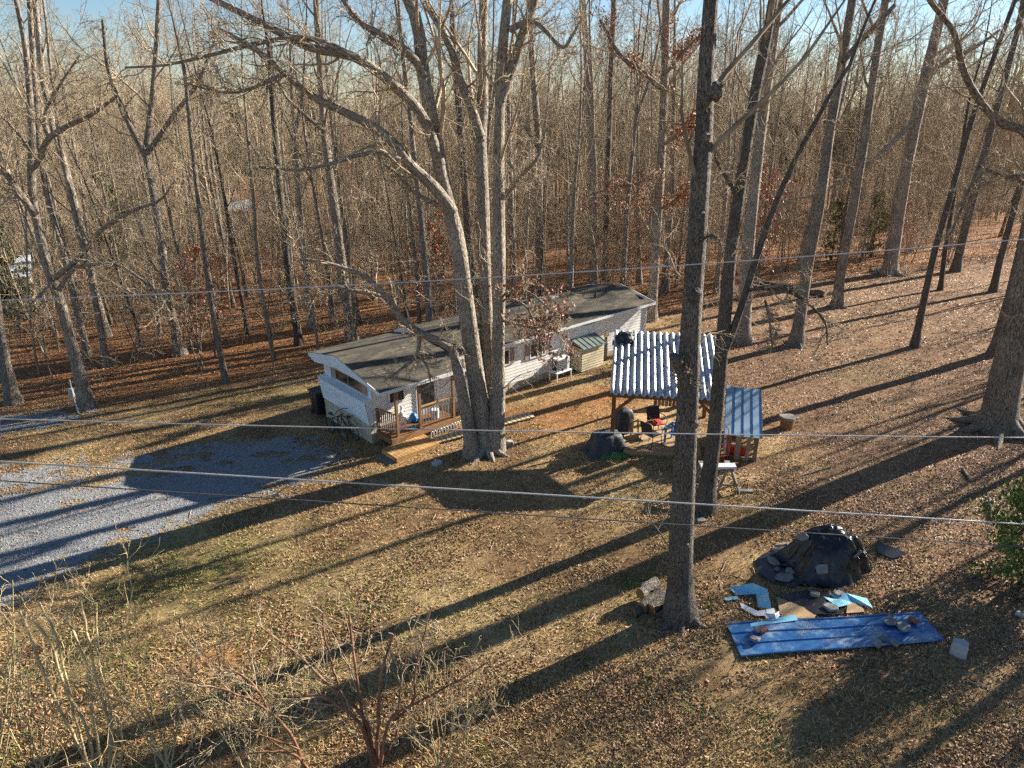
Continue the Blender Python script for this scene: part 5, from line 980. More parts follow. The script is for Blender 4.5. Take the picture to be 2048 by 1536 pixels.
def hero(name, label, bark, stems, limbs=(), group=None, seed=0, extend=True, roots=0, flr=0.6, dens=1.0, red=0.0, twigmat='twig', lowtwigs=6, broken=(), rootk=1.0):
    """stems and limbs: (pixel path, depth at start, depth at end, width at start, width at end)"""
    r = np.random.default_rng(seed + 900); P0, _ = limb_world(*stems[0]); base = P0[0].copy(); base[2] = float(gz(base[0], base[1]))
    t = thing(name, label, 'tree', base, group=group); gt, gc, tips, tops = [], [], [], []
    for k, s in enumerate(stems):
        P, R = limb_world(*s); P = P - base
        if P[0][2] < 0.6: P[0, 2] = -0.15; R = flare(P[None], R[None], flr, 0.5)[0]
        if extend and k not in broken:
            d = nrm(P[-1] - P[-4]); d = nrm(d * [0.6, 0.6, 1]); H2 = max(3.0, 17 + r.normal(0, 1.2) - P[-1, 2]); Q2, R2 = grow(r, P[-1:] , d[None], np.array([H2]), R[-1:], 10, 0.06, 0.03, 0.12)
            P = np.vstack([P, Q2[0, 1:]]); R = np.concatenate([R, R2[0, 1:]])
        R = R * (1 + 0.035 * np.interp(np.arange(len(R)), np.arange(0, len(R) + 3, 3), r.normal(0, 1, len(R) // 3 + 1 + (len(R) + 3 - 1) // 3 * 0 + 1)[:len(np.arange(0, len(R) + 3, 3))] if False else r.normal(0, 1, len(np.arange(0, len(R) + 3, 3)))))
        gt.append((P[None], R[None], 18)); tops.append((P, R))
    for s in limbs:
        P, R = limb_world(*s[:5]); P = P - base; tl_ = tips if (len(s) > 5 or not any(len(q_) > 5 for q_ in limbs)) else None; n2 = int(9 * dens); e_ = nrm(P[-1] - P[-2])[None]; gt.append((np.vstack([P, P[-1:] + e_ * R[-1] * 0.35, P[-1:] + e_ * R[-1] * 0.5])[None], np.concatenate([R, [R[-1] * 0.75, 0.001]])[None], 10))
        twigs(r, P[None], R[None], gc, [(n2 + 5, 0.08, 0.8, 0.34, 0.30, 9, 5, 0.24, 0.03, 0.019), (6, 0.12, 0.75, 0.5, 0.6, 7, 3, 0.3, 0.02, 0.012), (4, 0.15, 0.75, 0.5, 0.7, 5, 3, 0.32, 0.0, 0.0085)], tl_)
    for k, (P, R) in enumerate(tops):
        if k in broken: continue
        twigs(r, P[None], R[None], gc, [(int(9 * dens), 0.42, 0.75, 0.24, 0.42, 8, 5, 0.14, 0.07, 0.016), (6, 0.2, 0.7, 0.42, 0.5, 6, 4, 0.2, 0.04, 0.01), (5, 0.2, 0.7, 0.45, 0.55, 4, 3, 0.25, 0.02, 0.007)])
        if lowtwigs: twigs(r, P[None], R[None], gc, [(lowtwigs + 3, 0.06, 1.1, 0.09, 0.12, 7, 4, 0.25, -0.02, 0.013), (6, 0.15, 0.85, 0.5, 0.6, 6, 3, 0.3, -0.02, 0.009), (4, 0.2, 0.8, 0.5, 0.7, 4, 3, 0.3, 0, 0.007)], None if any(len(q_) > 5 for q_ in limbs) else tips)
    if roots:
        for k in range(roots):
            a = 2 * np.pi * (k + 0.3 * r.random()) / roots; R0 = gt[0][1][0][0] * rootk; rc = np.mean([P_[0] for P_, _r in tops], 0) * [1, 1, 0]; dd = np.array([math.cos(a), math.sin(a), 0]); L_ = R0 * (1.4 + 1.3 * r.random()); tt = np.linspace(0, 1, 8); side = np.array([-dd[1], dd[0], 0]) * 0.25 * L_ * r.normal()
            P = rc + dd * (R0 * 0.35) + np.outer(tt, dd * L_) + np.outer(tt ** 2, side); g_ = gz(P[:, 0] + base[0], P[:, 1] + base[1]) - base[2]; P[:, 2] = g_ + 0.55 * R0 * np.exp(-tt * 3.4) - 0.06 * tt - 0.03
            gt.append((P[None], (R0 * (0.30 * (1 - tt) ** 1.3 + 0.03))[None], 8))
    V, Q, B_ = tubes_arrays(gt); link('trunk', np_mesh('trunk', V, Q, B_), M[bark], t)
    if gc: V, Q, B_ = tubes_arrays(gc); link('crown', np_mesh('crown', V, Q, B_), M[twigmat], t)
    if red:
        tp = np.vstack(tips); hz_ = tp[:, 2]; tp = tp[r.random(len(tp)) < red]; tp = np.repeat(tp, 2, 0) + r.normal(0, 0.10, (2 * len(tp), 3)); link('leaves', leaves_mesh('clinging_leaves', tp[:, 0], tp[:, 1], tp[:, 2], 0.095, np.ones((len(tp), 3)), r, 0.6, 1.2), M['red_leaf'], t)
    return t

YA = float(Gp(970, 900)[1])
hero('big_oak_tree', 'massive grey multi stemmed tree with a broken stem in front of the mobile home', 'bark_pale',
     [(((975, 905), (958, 800), (945, 700), (930, 590), (915, 480), (890, 380), (865, 250), (845, 140), (835, 50), (812, -10)), YA, YA + 0.5, 42, 25),
      (((985, 900), (982, 800), (975, 700), (970, 560), (965, 365), (961, 273), (966, 219), (964, 109), (968, -10)), YA + 0.3, YA + 1.4, 35, 19),
      (((990, 898), (996, 800), (997, 700), (999, 560), (997, 365), (999, 219), (1004, 109), (1016, -10)), YA - 0.1, YA + 0.2, 32, 19),
      (((943, 895), (932, 830), (919, 760), (909, 715), (904, 690)), YA - 0.4, YA - 0.5, 28, 19)],
     [(((905, 700), (882, 684), (845, 668), (805, 640), (770, 592), (735, 557), (690, 537), (640, 523), (600, 519)), YA - 0.5, YA - 1.4, 19, 6),
      (((775, 600), (745, 588), (700, 580), (665, 572), (630, 590), (612, 640)), YA - 0.7, YA - 1.6, 12, 4),
      (((838, 660), (838, 690), (830, 715), (800, 740), (770, 760)), YA - 0.5, YA - 1.4, 11, 4),
      (((832, 705), (855, 735), (862, 770), (868, 790)), YA - 0.7, YA - 1.2, 6, 2),
      (((905, 425), (873, 379), (815, 324), (793, 292), (749, 255), (684, 222), (620, 190), (569, 146), (510, 98), (440, 60)), YA + 0.1, YA - 2.5, 27, 9),
      (((880, 330), (851, 244), (822, 204), (793, 175), (749, 139), (706, 113), (640, 100), (602, 88), (540, 55), (474, 22), (410, -10)), YA + 0.2, YA - 2.0, 26, 12),
      (((848, 150), (830, 120), (797, 91), (760, 70), (713, 36), (684, -5)), YA + 0.3, YA - 0.6, 22, 12),
      (((706, 113), (650, 85), (590, 75), (500, 90), (430, 108), (330, 130), (250, 135)), YA - 1.2, YA - 2.5, 14, 4),
      (((961, 273), (943, 215), (920, 160), (902, 98), (875, 45), (850, 5)), YA + 0.8, YA + 1.2, 22, 14),
      (((1001, 200), (1015, 164), (1030, 120), (1041, 84), (1058, 35), (1072, -8)), YA + 0.1, YA + 0.6, 24, 22),
      (((1004, 400), (1025, 375), (1048, 346), (1074, 317), (1085, 280)), YA + 0.1, YA - 0.4, 12, 6),
      (((1020, 60), (1060, 42), (1090, 60), (1125, 95), (1145, 70), (1165, 35)), YA, YA - 1.0, 14, 5),
      (((875, 410), (830, 385), (800, 355), (770, 330)), YA, YA - 0.8, 10, 4),
      (((800, 320), (760, 305), (720, 310), (670, 325), (600, 340), (520, 335)), YA - 1.0, YA - 2.2, 12, 4),
      (((569, 146), (520, 170), (470, 185), (420, 180), (370, 165)), YA - 2.0, YA - 3, 9, 3),
      (((1000, 640), (1040, 650), (1075, 655), (1110, 640)), YA - 0.1, YA - 1.6, 7, 3, 1), (((1000, 600), (1030, 600), (1060, 625), (1085, 700)), YA, YA - 1.4, 6, 2, 1),
      (((1005, 590), (1045, 580), (1090, 610), (1120, 660), (1140, 700)), YA, YA - 1.8, 7, 2, 1)],
     seed=1, roots=9, rootk=1.15, flr=0.55, red=0.3, dens=1.1, broken=(3,), lowtwigs=9)
YB = float(Gp(1362, 1235)[1])
hero('foreground_oak_tree', 'tall straight oak with furrowed grey bark and knots standing nearest the blue sheets', 'bark_oak',
     [(((1362, 1238), (1360, 1120), (1366, 1000), (1374, 850), (1380, 700), (1388, 560), (1396, 450), (1406, 300), (1414, 120), (1422, -10)), YB, YB + 0.3, 54, 34)],
     [(((1378, 790), (1364, 750), (1352, 725), (1346, 712)), YB, YB - 0.15, 26, 20), (((1402, 480), (1425, 470), (1440, 480)), YB, YB - 0.3, 8, 3), (((1410, 210), (1432, 185), (1445, 170)), YB, YB - 0.3, 16, 8)],
     seed=2, roots=7, flr=0.55, dens=0.9, lowtwigs=5)
ob = next(o for o in scene.objects if o.name == 'foreground_oak_tree'); rk = np.random.default_rng(4)
for px, py, rad in ((1432, 183, 0.13), (1390, 592, 0.12), (1404, 432, 0.07), (1390, 850, 0.075), (1412, 275, 0.07), (1372, 1092, 0.07), (1354, 722, 0.11)):
    c = Dp(px, py, YB - 0.18) - np.array(ob.location); mb = MB(); nu, nv = 12, 8; V = []
    for i in range(nv + 1):
        for j in range(nu):
            th_, ph_ = math.pi * i / nv, 2 * math.pi * j / nu; q_ = rad * (1 + 0.16 * math.sin(3 * ph_ + i) + 0.08 * rk.normal()); V.append((q_ * math.sin(th_) * math.cos(ph_), q_ * math.sin(th_) * math.sin(ph_) * 0.9, q_ * math.cos(th_) * 1.15))
    V = np.array(V); Q = np.array([(i * nu + j, i * nu + (j + 1) % nu, (i + 1) * nu + (j + 1) % nu, (i + 1) * nu + j) for i in range(nv) for j in range(nu)]); o = link('knot', np_mesh('knot', V, Q, V * [1, 1, 1] + c), M['bark_oak'], ob); o.location = c
YC = float(Gp(1410, 1022)[1])
hero('dark_trunk_tree', 'dark trunked forked tree rising in front of the pavilion right of the foreground oak', 'bark_dark',
     [(((1410, 1024), (1418, 950), (1428, 870), (1440, 740), (1448, 650), (1463, 500), (1480, 380), (1508, 200), (1530, 90), (1548, -10)), YC, YC + 1.0, 32, 21),
      (((1448, 705), (1470, 650), (1490, 590), (1505, 540), (1535, 450), (1563, 380), (1600, 300), (1629, 248), (1660, 190), (1700, 130)), YC + 0.2, YC + 1.2, 17, 8)],
     [(((1475, 395), (1455, 360), (1435, 325), (1430, 310)), YC + 0.5, YC, 10, 5), (((1500, 580), (1540, 575), (1580, 585), (1620, 610), (1650, 645), (1655, 690)), YC + 0.3, YC - 1.2, 9, 3), (((1530, 600), (1540, 650), (1545, 700)), YC, YC - 0.6, 5, 2)], seed=3, roots=4, lowtwigs=7)
def simple(label, pts, w0, w1, bark='bark', seed=0, dY=0.6, limbs=(), name='forest_tree', **k):
    Y = float(Gp(*pts[0])[1]); L2 = [(p, Y + a, Y + b, c, d) for p, a, b, c, d in limbs]
    return hero(name, label, bark, [(pts, Y, Y + dY, w0, w1)], L2, seed=seed, **k)
simple('thick pale trunk standing just behind the dark forked tree', ((1486, 684), (1490, 600), (1498, 480), (1512, 350), (1530, 200), (1548, 80), (1560, -10)), 29, 18, 'bark_pale', 10, roots=4)
simple('pale straight trunk on the slope right of the pavilion', ((1592, 690), (1602, 620), (1612, 550), (1640, 402), (1661, 256), (1687, 110), (1706, -10)), 25, 18, 'bark_pale', 11, limbs=[(((1685, 125), (1710, 95), (1738, 66), (1789, 11)), 0, 0.4, 14, 9)], roots=4)
simple('flared grey trunk on the slope beyond the pale straight trunk', ((1674, 614), (1682, 540), (1702, 438), (1727, 292), (1753, 110), (1772, -10)), 20, 16, 'bark', 12, roots=5)
simple('thick dark flared trunk at the edge of the woods on the right', ((1779, 548), (1790, 470), (1807, 365), (1837, 219), (1862, 110), (1890, -10)), 28, 20, 'bark', 13, roots=5, limbs=[(((1830, 240), (1780, 290), (1720, 340), (1640, 385), (1580, 400)), 0, -2, 12, 4), (((1850, 150), (1900, 120), (1950, 95), (2000, 60)), 0, -1, 12, 5)])
simple('slim dark leaning tree alone on the leafy slope', ((1829, 694), (1848, 600), (1870, 500), (1899, 400), (1939, 255), (1983, 128), (2030, 0)), 14, 9, 'bark_dark', 14)
YI = float(Gp(1995, 858)[1])
hero('slope_oak_tree', 'huge flared trunk at the right edge of the slope', 'bark',
     [(((1995, 862), (2012, 760), (2035, 650), (2060, 540), (2085, 400), (2105, 250), (2130, 80)), YI, YI, 64, 44)],
     [(((2095, 330), (2048, 263), (2000, 246), (1955, 195), (1925, 135), (1908, 65), (1862, 5), (1850, -20)), YI, YI - 2.0, 20, 10), (((2100, 350), (2048, 353), (2010, 354), (1972, 338)), YI, YI - 1.5, 14, 6), (((1965, 312), (1950, 350), (1930, 400), (1900, 470)), YI - 1, YI - 1.6, 9, 3)], seed=15, roots=8, flr=0.6)
simple('dark leaning trunk behind the huge flared trunk', ((1992, 708), (2010, 640), (2035, 540), (2060, 420), (2090, 300)), 26, 18, 'bark_dark', 16, extend=True)
simple('slender dark tree beyond the slope between thicker trunks', ((1911, 543), (1925, 480), (1950, 380), (1985, 250), (2020, 120), (2050, 0)), 17, 12, 'bark_dark', 17)
simple('thin crooked tree near the right end of the woods', ((1986, 584), (2000, 520), (2022, 440), (2045, 360), (2075, 260)), 14, 10, 'bark_dark', 18)
simple('thin sapling like tree left of the slender dark tree', ((1881, 580), (1888, 520), (1900, 440), (1918, 330), (1935, 220)), 9, 6, 'bark_dark', 19)
simple('trunk with clinging rust red leaves behind the far end of the home', ((1302, 640), (1307, 560), (1322, 328), (1329, 164), (1333, -10)), 21, 16, 'bark', 20, red=0.95, lowtwigs=22, limbs=[(((1322, 345), (1280, 365), (1230, 375), (1180, 390)), 0, -1.5, 8, 3), (((1328, 180), (1290, 150), (1240, 110), (1200, 40)), 0, -1, 12, 6), (((1325, 290), (1360, 270), (1390, 240)), 0, -1, 7, 3), (((1318, 420), (1350, 400), (1385, 370)), 0, -1, 6, 3), (((1330, 150), (1370, 100), (1400, 70)), 0, -1, 8, 4)])
simple('tall pale trunk behind the middle of the home roof', ((1186, 566), (1186, 474), (1182, 300), (1178, 219), (1166, -10)), 15, 12, 'bark_pale', 21)
simple('straight dark trunk right of the tall pale trunk behind the roof', ((1210, 560), (1213, 450), (1218, 280), (1222, 146), (1228, -10)), 13, 11, 'bark_dark', 22)
simple('grey trunk behind the big multi stemmed tree on its right', ((1078, 580), (1079, 450), (1077, 292), (1066, 146), (1058, -10)), 17, 12, 'bark', 23, limbs=[(((1075, 300), (1050, 250), (1030, 205), (1015, 180)), 0, -0.6, 8, 5)])
simple('dark trunk showing between the stems of the big tree', ((950, 600), (938, 474), (928, 340), (918, 219), (905, 60)), 19, 14, 'bark_dark', 24)
simple('pale trunk standing behind the front corner of the home', ((704, 680), (687, 547), (662, 365), (648, 255), (640, 130), (632, -10)), 22, 13, 'bark_pale', 25, limbs=[(((648, 262), (610, 230), (570, 190), (540, 130)), 0, -1, 9, 4)])
simple('tall grey tree forking high above the drive, third from the left', ((362, 710), (335, 581), (325, 500), (303, 365), (292, 310), (302, 220), (310, 130), (318, -10)), 21, 8, 'bark_pale', 26, limbs=[(((292, 312), (262, 255), (237, 200), (215, 130), (205, 40)), 0, -0.5, 15, 6), (((296, 305), (321, 270), (350, 226), (390, 175), (419, 109), (440, 40)), 0, -0.6, 13, 5), (((330, 560), (300, 520), (262, 423), (204, 459)), 0, -0.5, 6, 2)])
simple('spreading grey tree with many low limbs beside the meter pole', ((176, 815), (146, 695), (120, 598), (104, 560), (88, 500), (69, 419), (62, 346), (64, 290), (60, 200), (50, 90), (30, -10)), 26, 9, 'bark', 27, lowtwigs=10, limbs=[(((72, 430), (36, 383), (10, 345), (-30, 300)), 0, -0.8, 18, 8), (((64, 335), (80, 318), (98, 277), (140, 250), (182, 230), (237, 190)), 0, -1, 16, 6), (((112, 555), (163, 510), (204, 459), (262, 423), (320, 400), (350, 360)), 0, -2, 13, 4), (((118, 580), (140, 545), (163, 532), (228, 529), (273, 552), (312, 585), (350, 640)), 0, -2, 12, 3), (((98, 277), (90, 230), (120, 170), (160, 110)), -0.3, -1, 10, 3), (((110, 560), (70, 600), (40, 640), (10, 660)), 0, -1.5, 6, 2), (((60, 300), (30, 260), (0, 230)), 0, -1, 8, 3)])
simple('thick grey trunk at the left edge of the woods', ((28, 806), (4, 695), (-10, 600), (-25, 450), (-40, 250)), 25, 18, 'bark_pale', 28)
simple('grey trunk behind the spreading tree by the drive', ((176, 712), (150, 600), (128, 510), (96, 401), (80, 300), (70, 180), (60, 20)), 14, 10, 'bark', 29)
simple('leaning grey trunk right of the spreading tree by the drive', ((213, 672), (190, 580), (175, 510), (153, 419), (128, 328), (106, 255), (85, 150), (70, 0)), 17, 11, 'bark_pale', 30)
simple('slim pale tree in front of the woods left of the home', ((452, 765), (432, 660), (418, 570), (400, 430), (385, 300), (370, 150)), 13, 8, 'bark', 31, lowtwigs=8)
simple('slim dark tree behind the blue front corner of the home', ((598, 690), (585, 600), (572, 500), (560, 380), (548, 250), (540, 120)), 15, 11, 'bark_dark', 32)
simple('twin thin tree left of the slim dark tree', ((548, 720), (530, 620), (515, 520), (508, 420), (498, 300)), 8, 6, 'bark', 33)

# ------------------------------------------------------------------ woods: copies of a few kinds
protos = [forest_proto(200 + k, H_, r_, lo, 'woodland_tree', bk) for k, (H_, r_, lo, bk) in enumerate(((17, 0.16, 0.33, 'bark'), (18, 0.20, 0.38, 'bark_pale'), (16, 0.12, 0.30, 'bark_dark'), (17, 0.14, 0.36, 'bark'), (15, 0.10, 0.28, 'bark_pale'), (18, 0.17, 0.40, 'bark'), (14, 0.085, 0.26, 'bark_pale'), (16.5, 0.11, 0.34, 'bark_pale')))]
saps = [sapling_proto(300 + k, H_, r_, lv) for k, (H_, r_, lv) in enumerate(((7, 0.032, False), (5, 0.022, False), (8.5, 0.042, False), (6, 0.026, False), (4, 0.018, False), (6.5, 0.03, True)))]
PLACED = []
for o in list(scene.objects):
    if o.get('category') == 'tree': PLACED.append((o.location.x, o.location.y))
def far_enough(x, y, dmin): return all((x - a) ** 2 + (y - b) ** 2 > dmin * dmin for a, b in PLACED)
def in_home(x, y, pad):
    q = np.array([x, y]) - HO; s, t = q @ HA, q @ HB; return -1 - pad < s < HL + 1 + pad and -3 - pad < t < HW_ + 0.8 + pad
def place(pool, first, n, y0, y1, dmin, label_of, group_of, seed, smin, smax, power=1.0, xlim=None, edge=0.0):
    r = np.random.default_rng(seed); got = 0; tries = 0
    while got < n and tries < n * 60:
        tries += 1; y = y0 + (y1 - y0) * r.random() ** power; half = (y * ct + st * CAM_H) * 1024 / FPX * 1.04
        x = (r.random() * 2 - 1) * half if xlim is None else xlim[0] + (xlim[1] - xlim[0]) * r.random()
        if float(woods(np.array(x), np.array(y - edge))) < 0.5 or in_home(x, y, 0.6) or not far_enough(x, y, dmin): continue
        k = r.integers(len(pool)); src = pool[k]; o = src if not first[k] else copy_tree(src); first[k] = True
        o.location = (x, y, float(gz(x, y))); o.rotation_euler = (0, 0, r.random() * 6.28); s = smin + (smax - smin) * r.random(); o.scale = (s, s, s * (0.92 + 0.16 * r.random()))
        px, py = pix(np.array([x, y, float(gz(x, y))])); PLACED.append((x, y)); got += 1; tag(o, label_of(px, y, o, s), 'tree', group_of(px, y)); LABELLED.append((px, o['label'], o))
used = [False] * len(protos); sused = [False] * len(saps)
SPOTS = ((130, 'near the cream outbuilding'), (280, 'above the leaning meter pole'), (420, 'around the forking tree above the drive'), (560, 'above the middle of the drive'), (680, 'behind the blue front corner'), (800, 'behind the front part of the roof'), (900, 'left of the big tree stems'), (1020, 'behind the big multi stemmed tree'), (1130, 'behind the middle of the roof'), (1250, 'behind the far half of the roof'), (1370, 'beside the red leaved trunk'), (1480, 'above the pavilion'), (1600, 'behind the fallen log'), (1720, 'beyond the pale straight trunk'), (1850, 'around the thick dark flared trunk'), (4000, 'at the right end of the woods'))
def spot(px): return next(t for e, t in SPOTS if px < e)
ORD = ('leftmost', 'second from left', 'third from left', 'fourth from left', 'fifth from left', 'sixth from left', 'seventh from left', 'eighth from left')
LABELLED = []
def number_labels():
    by = {}
    for px, base, o in LABELLED: by.setdefault(base, []).append((px, o))
    for base, li in by.items():
        li.sort(key=lambda a: a[0])
        for k, (px, o) in enumerate(li): o['label'] = base if len(li) == 1 else base + ', ' + (ORD[k] if k < len(ORD) - 1 and k < len(li) - 1 else 'rightmost' if k == len(li) - 1 else ORD[-1])
def tone(o):
    m = next(c for c in o.children if c.name.startswith('trunk')).data.materials[0].name; return 'pale' if 'pale' in m else ('dark' if 'dark' in m else 'grey')
def wl_label(px, y, o, s): w = next(c for c in o.children if c.name.startswith('trunk')).data['girth'] * s; return ('stout ' if w > 0.155 else 'slim ' if w < 0.115 else 'tall ') + tone(o) + (' near' if y < 45 else ' mid' if y < 65 else ' deep') + ' woods tree ' + spot(px)
place(protos, used, 66, 33, 52, 2.5, wl_label, lambda px, y: 'woodland trees nearer the clearing', 41, 0.75, 1.15)
place(protos, used, 118, 52, 92, 2.4, wl_label, lambda px, y: 'woodland trees deeper in', 42, 0.8, 1.15)
place(saps, sused, 80, 28, 58, 0.9, lambda px, y, o, s: ('red leaved' if len(o.children) > 2 else 'thin bare') + (' near' if y < 38 else ' mid' if y < 48 else ' deep') + ' woods sapling ' + spot(px), lambda px, y: 'saplings on the woodland floor', 43, 0.7, 1.2, 0.9, edge=-0.8)
# trees on the slope just beyond the right edge of the picture: their shadows stripe the lawn
r = np.random.default_rng(77)
for k, (x, y, s) in enumerate(((21.5, 17.5, 0.9), (25.5, 23.0, 1.0), (19.5, 12.0, 0.95), (32, 33, 1.0), (24.0, 9.5, 0.9), (34.5, 24.0, 0.95), (23.5, 20.2, 0.6), (22.6, 14.2, 0.55), (28.0, 19.0, 0.6), (29.5, 28.5, 0.65), (27.0, 12.5, 0.6), (20.5, 9.0, 0.5))):
    j = (k * 3 + 1) % len(protos) if k < 6 else (4, 6, 7, 6, 4, 6)[k - 6]; o = copy_tree(protos[j]); o.location = (x, y, float(gz(x, y))); o.rotation_euler = (0, 0, r.random() * 6.28); o.scale = (s, s, s)
    tag(o, 'bare slope tree past the right edge, ' + (('nearest', 'second nearest', 'third nearest', 'fourth nearest', 'fifth nearest', 'farthest')[(2, 3, 1, 5, 0, 4)[k]] + ' of the tall ones' if k < 6 else ('fourth nearest', 'third nearest', 'fifth nearest', 'farthest', 'second nearest', 'nearest')[k - 6] + ' of the short ones'), 'tree', 'trees on the slope past the right edge')
extra = []
while len(extra) < 36:
    y = 20 + 32 * r.random(); x = 0.73 * (0.93 * y + 4.3) + 2.5 + 18 * r.random()
    if all((x - a) ** 2 + (y - b) ** 2 > 5 for a, b in extra): extra.append((x, y))
for x, y in ((18.2, 9.6), (20.0, 14.6), (22.2, 19.0), (25.0, 16.8), (26.8, 20.8), (21.8, 11.2), (29.5, 16.2), (31.5, 20.6)): extra.append((x, y))
extra.sort(key=lambda a: a[1])
TH = 'first second third fourth fifth sixth seventh eighth ninth tenth eleventh twelfth thirteenth fourteenth fifteenth sixteenth seventeenth eighteenth nineteenth twentieth'.split(); TH += ['twenty ' + t for t in TH[:9]] + ['thirtieth'] + ['thirty ' + t for t in TH[:9]] + ['fortieth'] + ['forty ' + t for t in TH[:9]]
for k, (x, y) in enumerate(extra):
    o = copy_tree(protos[(4, 0, 7, 3, 5)[k % 5]]); o.location = (x, y, float(gz(x, y))); o.rotation_euler = (0, 0, r.random() * 6.28); s = 0.7 + 0.25 * r.random(); o.scale = (s, s, s)
    tag(o, 'slim slope tree out past the right edge, %s counting back from the road' % TH[k], 'tree', 'slim trees on the slope past the right edge')
# the wood beyond, which reads as one mass
def kind_object(name, groups, m):
    V, Q, B_ = tubes_arrays(groups); me = np_mesh(name, V, Q, B_); me.materials.append(m); return bpy.data.objects.new(name, me)
def scatter_mass(name, label, cat, kinds, x, y, s, r):
    """one mass of many stems: points on the ground, each carrying one of a few kinds"""
    col_ = bpy.data.collections.new(name + '_kinds')
    for o in kinds: col_.objects.link(o)
    me = bpy.data.meshes.new(name); n = len(x); me.vertices.add(n); me.vertices.foreach_set('co', np.stack([x, y, gz(x, y) - 0.05], 1).astype(np.float32).ravel())
    for nm, ty, v in (('kind_index', 'INT', r.integers(0, len(kinds), n)), ('size', 'FLOAT', s), ('turn', 'FLOAT_VECTOR', np.stack([r.normal(0, 0.04, n), r.normal(0, 0.04, n), r.random(n) * 6.28], 1))):
        a = me.attributes.new(nm, ty, 'POINT'); a.data.foreach_set('vector' if ty == 'FLOAT_VECTOR' else 'value', np.ascontiguousarray(v).ravel())
    o = bpy.data.objects.new(name, me); COL.objects.link(o); md = o.modifiers.new('scatter', 'NODES'); ng = bpy.data.node_groups.new(name, 'GeometryNodeTree'); md.node_group = ng
    ng.interface.new_socket('Geometry', in_out='INPUT', socket_type='NodeSocketGeometry'); ng.interface.new_socket('Geometry', in_out='OUTPUT', socket_type='NodeSocketGeometry'); N = ng.nodes; L = ng.links
    gi, go, ip, ci = N.new('NodeGroupInput'), N.new('NodeGroupOutput'), N.new('GeometryNodeInstanceOnPoints'), N.new('GeometryNodeCollectionInfo')
    ci.inputs['Collection'].default_value = col_; ci.inputs['Separate Children'].default_value = True; ci.inputs['Reset Children'].default_value = True; ip.inputs['Pick Instance'].default_value = True
    def att(nm, ty): a = N.new('GeometryNodeInputNamedAttribute'); a.data_type = ty; a.inputs['Name'].default_value = nm; return a.outputs['Attribute']
    L.new(gi.outputs[0], ip.inputs['Points']); L.new(ci.outputs[0], ip.inputs['Instance']); L.new(att('kind_index', 'INT'), ip.inputs['Instance Index']); L.new(att('turn', 'FLOAT_VECTOR'), ip.inputs['Rotation']); L.new(att('size', 'FLOAT'), ip.inputs['Scale']); L.new(ip.outputs[0], go.inputs[0])
    return tag(o, label, cat, kind='stuff')
def wood_points(r, n, y0, y1, pw, xlim=1.05):
    y = y0 + (y1 - y0) * r.random(n) ** pw; half = (y * ct + st * CAM_H) * 1024 / FPX * xlim; x = (r.random(n) * 2 - 1) * half
    k = (woods(x, y) > 0.5) & ~np.array([in_home(a, b, 0.5) for a, b in zip(x, y)]); return x[k], y[k]
def far_wood():
    r = np.random.default_rng(51); kinds = []
    for k in range(5):
        P, R = grow(r, np.array([[0, 0, -0.2]]), np.array([[r.normal(0, 0.03), r.normal(0, 0.03), 1.0]]), np.array([15.0 + 0.8 * k]), np.array([0.11 + 0.02 * k]), 10, 0.03, 0.01, 0.15); G_ = [(P, R, 6)]
        twigs(r, P, R, G_, [(15, 0.2, 0.6, 0.28, 0.4, 6, 4, 0.12, 0.08, 0.028), (7, 0.2, 0.62, 0.45, 0.55, 5, 3, 0.18, 0.05, 0.018), (6, 0.2, 0.7, 0.5, 0.6, 4, 3, 0.22, 0.02, 0.012)]); kinds.append(kind_object('far_tree_kind', G_, M['far_twig']))
    x, y = wood_points(r, 900, 84, 250, 1.5); scatter_mass('far_woods', 'far bare woods behind the nearer trees reading as one mass', 'woods', kinds, x, y, 0.85 + 0.5 * r.random(len(x)), r)
    kinds = []
    for k in range(6):     # brush
        n = 4; P, R = grow(r, np.stack([r.normal(0, 0.5, n), r.normal(0, 0.5, n), np.full(n, -0.1)], 1), np.stack([r.normal(0, 0.22, n), r.normal(0, 0.22, n), np.ones(n)], 1), 1.8 + 4.2 * r.random(n), 0.013 + 0.01 * r.random(n), 9, 0.09, 0.02, 0.25); G_ = [(P, R, 4)]
        twigs(r, P, R, G_, [(8, 0.15, 0.85, 0.34, 0.6, 6, 3, 0.2, 0.03, 0.008), (6, 0.15, 0.8, 0.5, 0.7, 5, 3, 0.25, 0.0, 0.006), (3, 0.15, 0.8, 0.5, 0.8, 4, 3, 0.28, 0.0, 0.005)]); kinds.append(kind_object('brush_kind', G_, M['twig']))
    for k in range(6):     # slender poles
        P, R = grow(r, np.array([[0, 0, -0.1]]), np.array([[r.normal(0, 0.06), r.normal(0, 0.06), 1.0]]), np.array([8.0 + 1.1 * k]), np.array([0.03 + 0.006 * k]), 12, 0.05, 0.02, 0.2); G_ = [(P, R, 5)]
        twigs(r, P, R, G_, [(16, 0.2, 0.65, 0.2, 0.45, 6, 3, 0.15, 0.08, 0.012), (6, 0.15, 0.7, 0.5, 0.65, 5, 3, 0.22, 0.03, 0.009), (4, 0.15, 0.7, 0.5, 0.75, 4, 3, 0.25, 0.0, 0.0075)]); kinds.append(kind_object('pole_kind', G_, M['twig']))
    x1, y1 = wood_points(r, 200, 32, 60, 1.0); x2, y2 = wood_points(r, 800, 50, 105, 1.0); x, y = np.concatenate([x1, x2]), np.concatenate([y1, y2])
    scatter_mass('underbrush', 'tangle of thin bare brush stems between the woodland trunks', 'brush', kinds, x, y, 0.75 + 0.5 * r.random(len(x)), r)
far_wood()

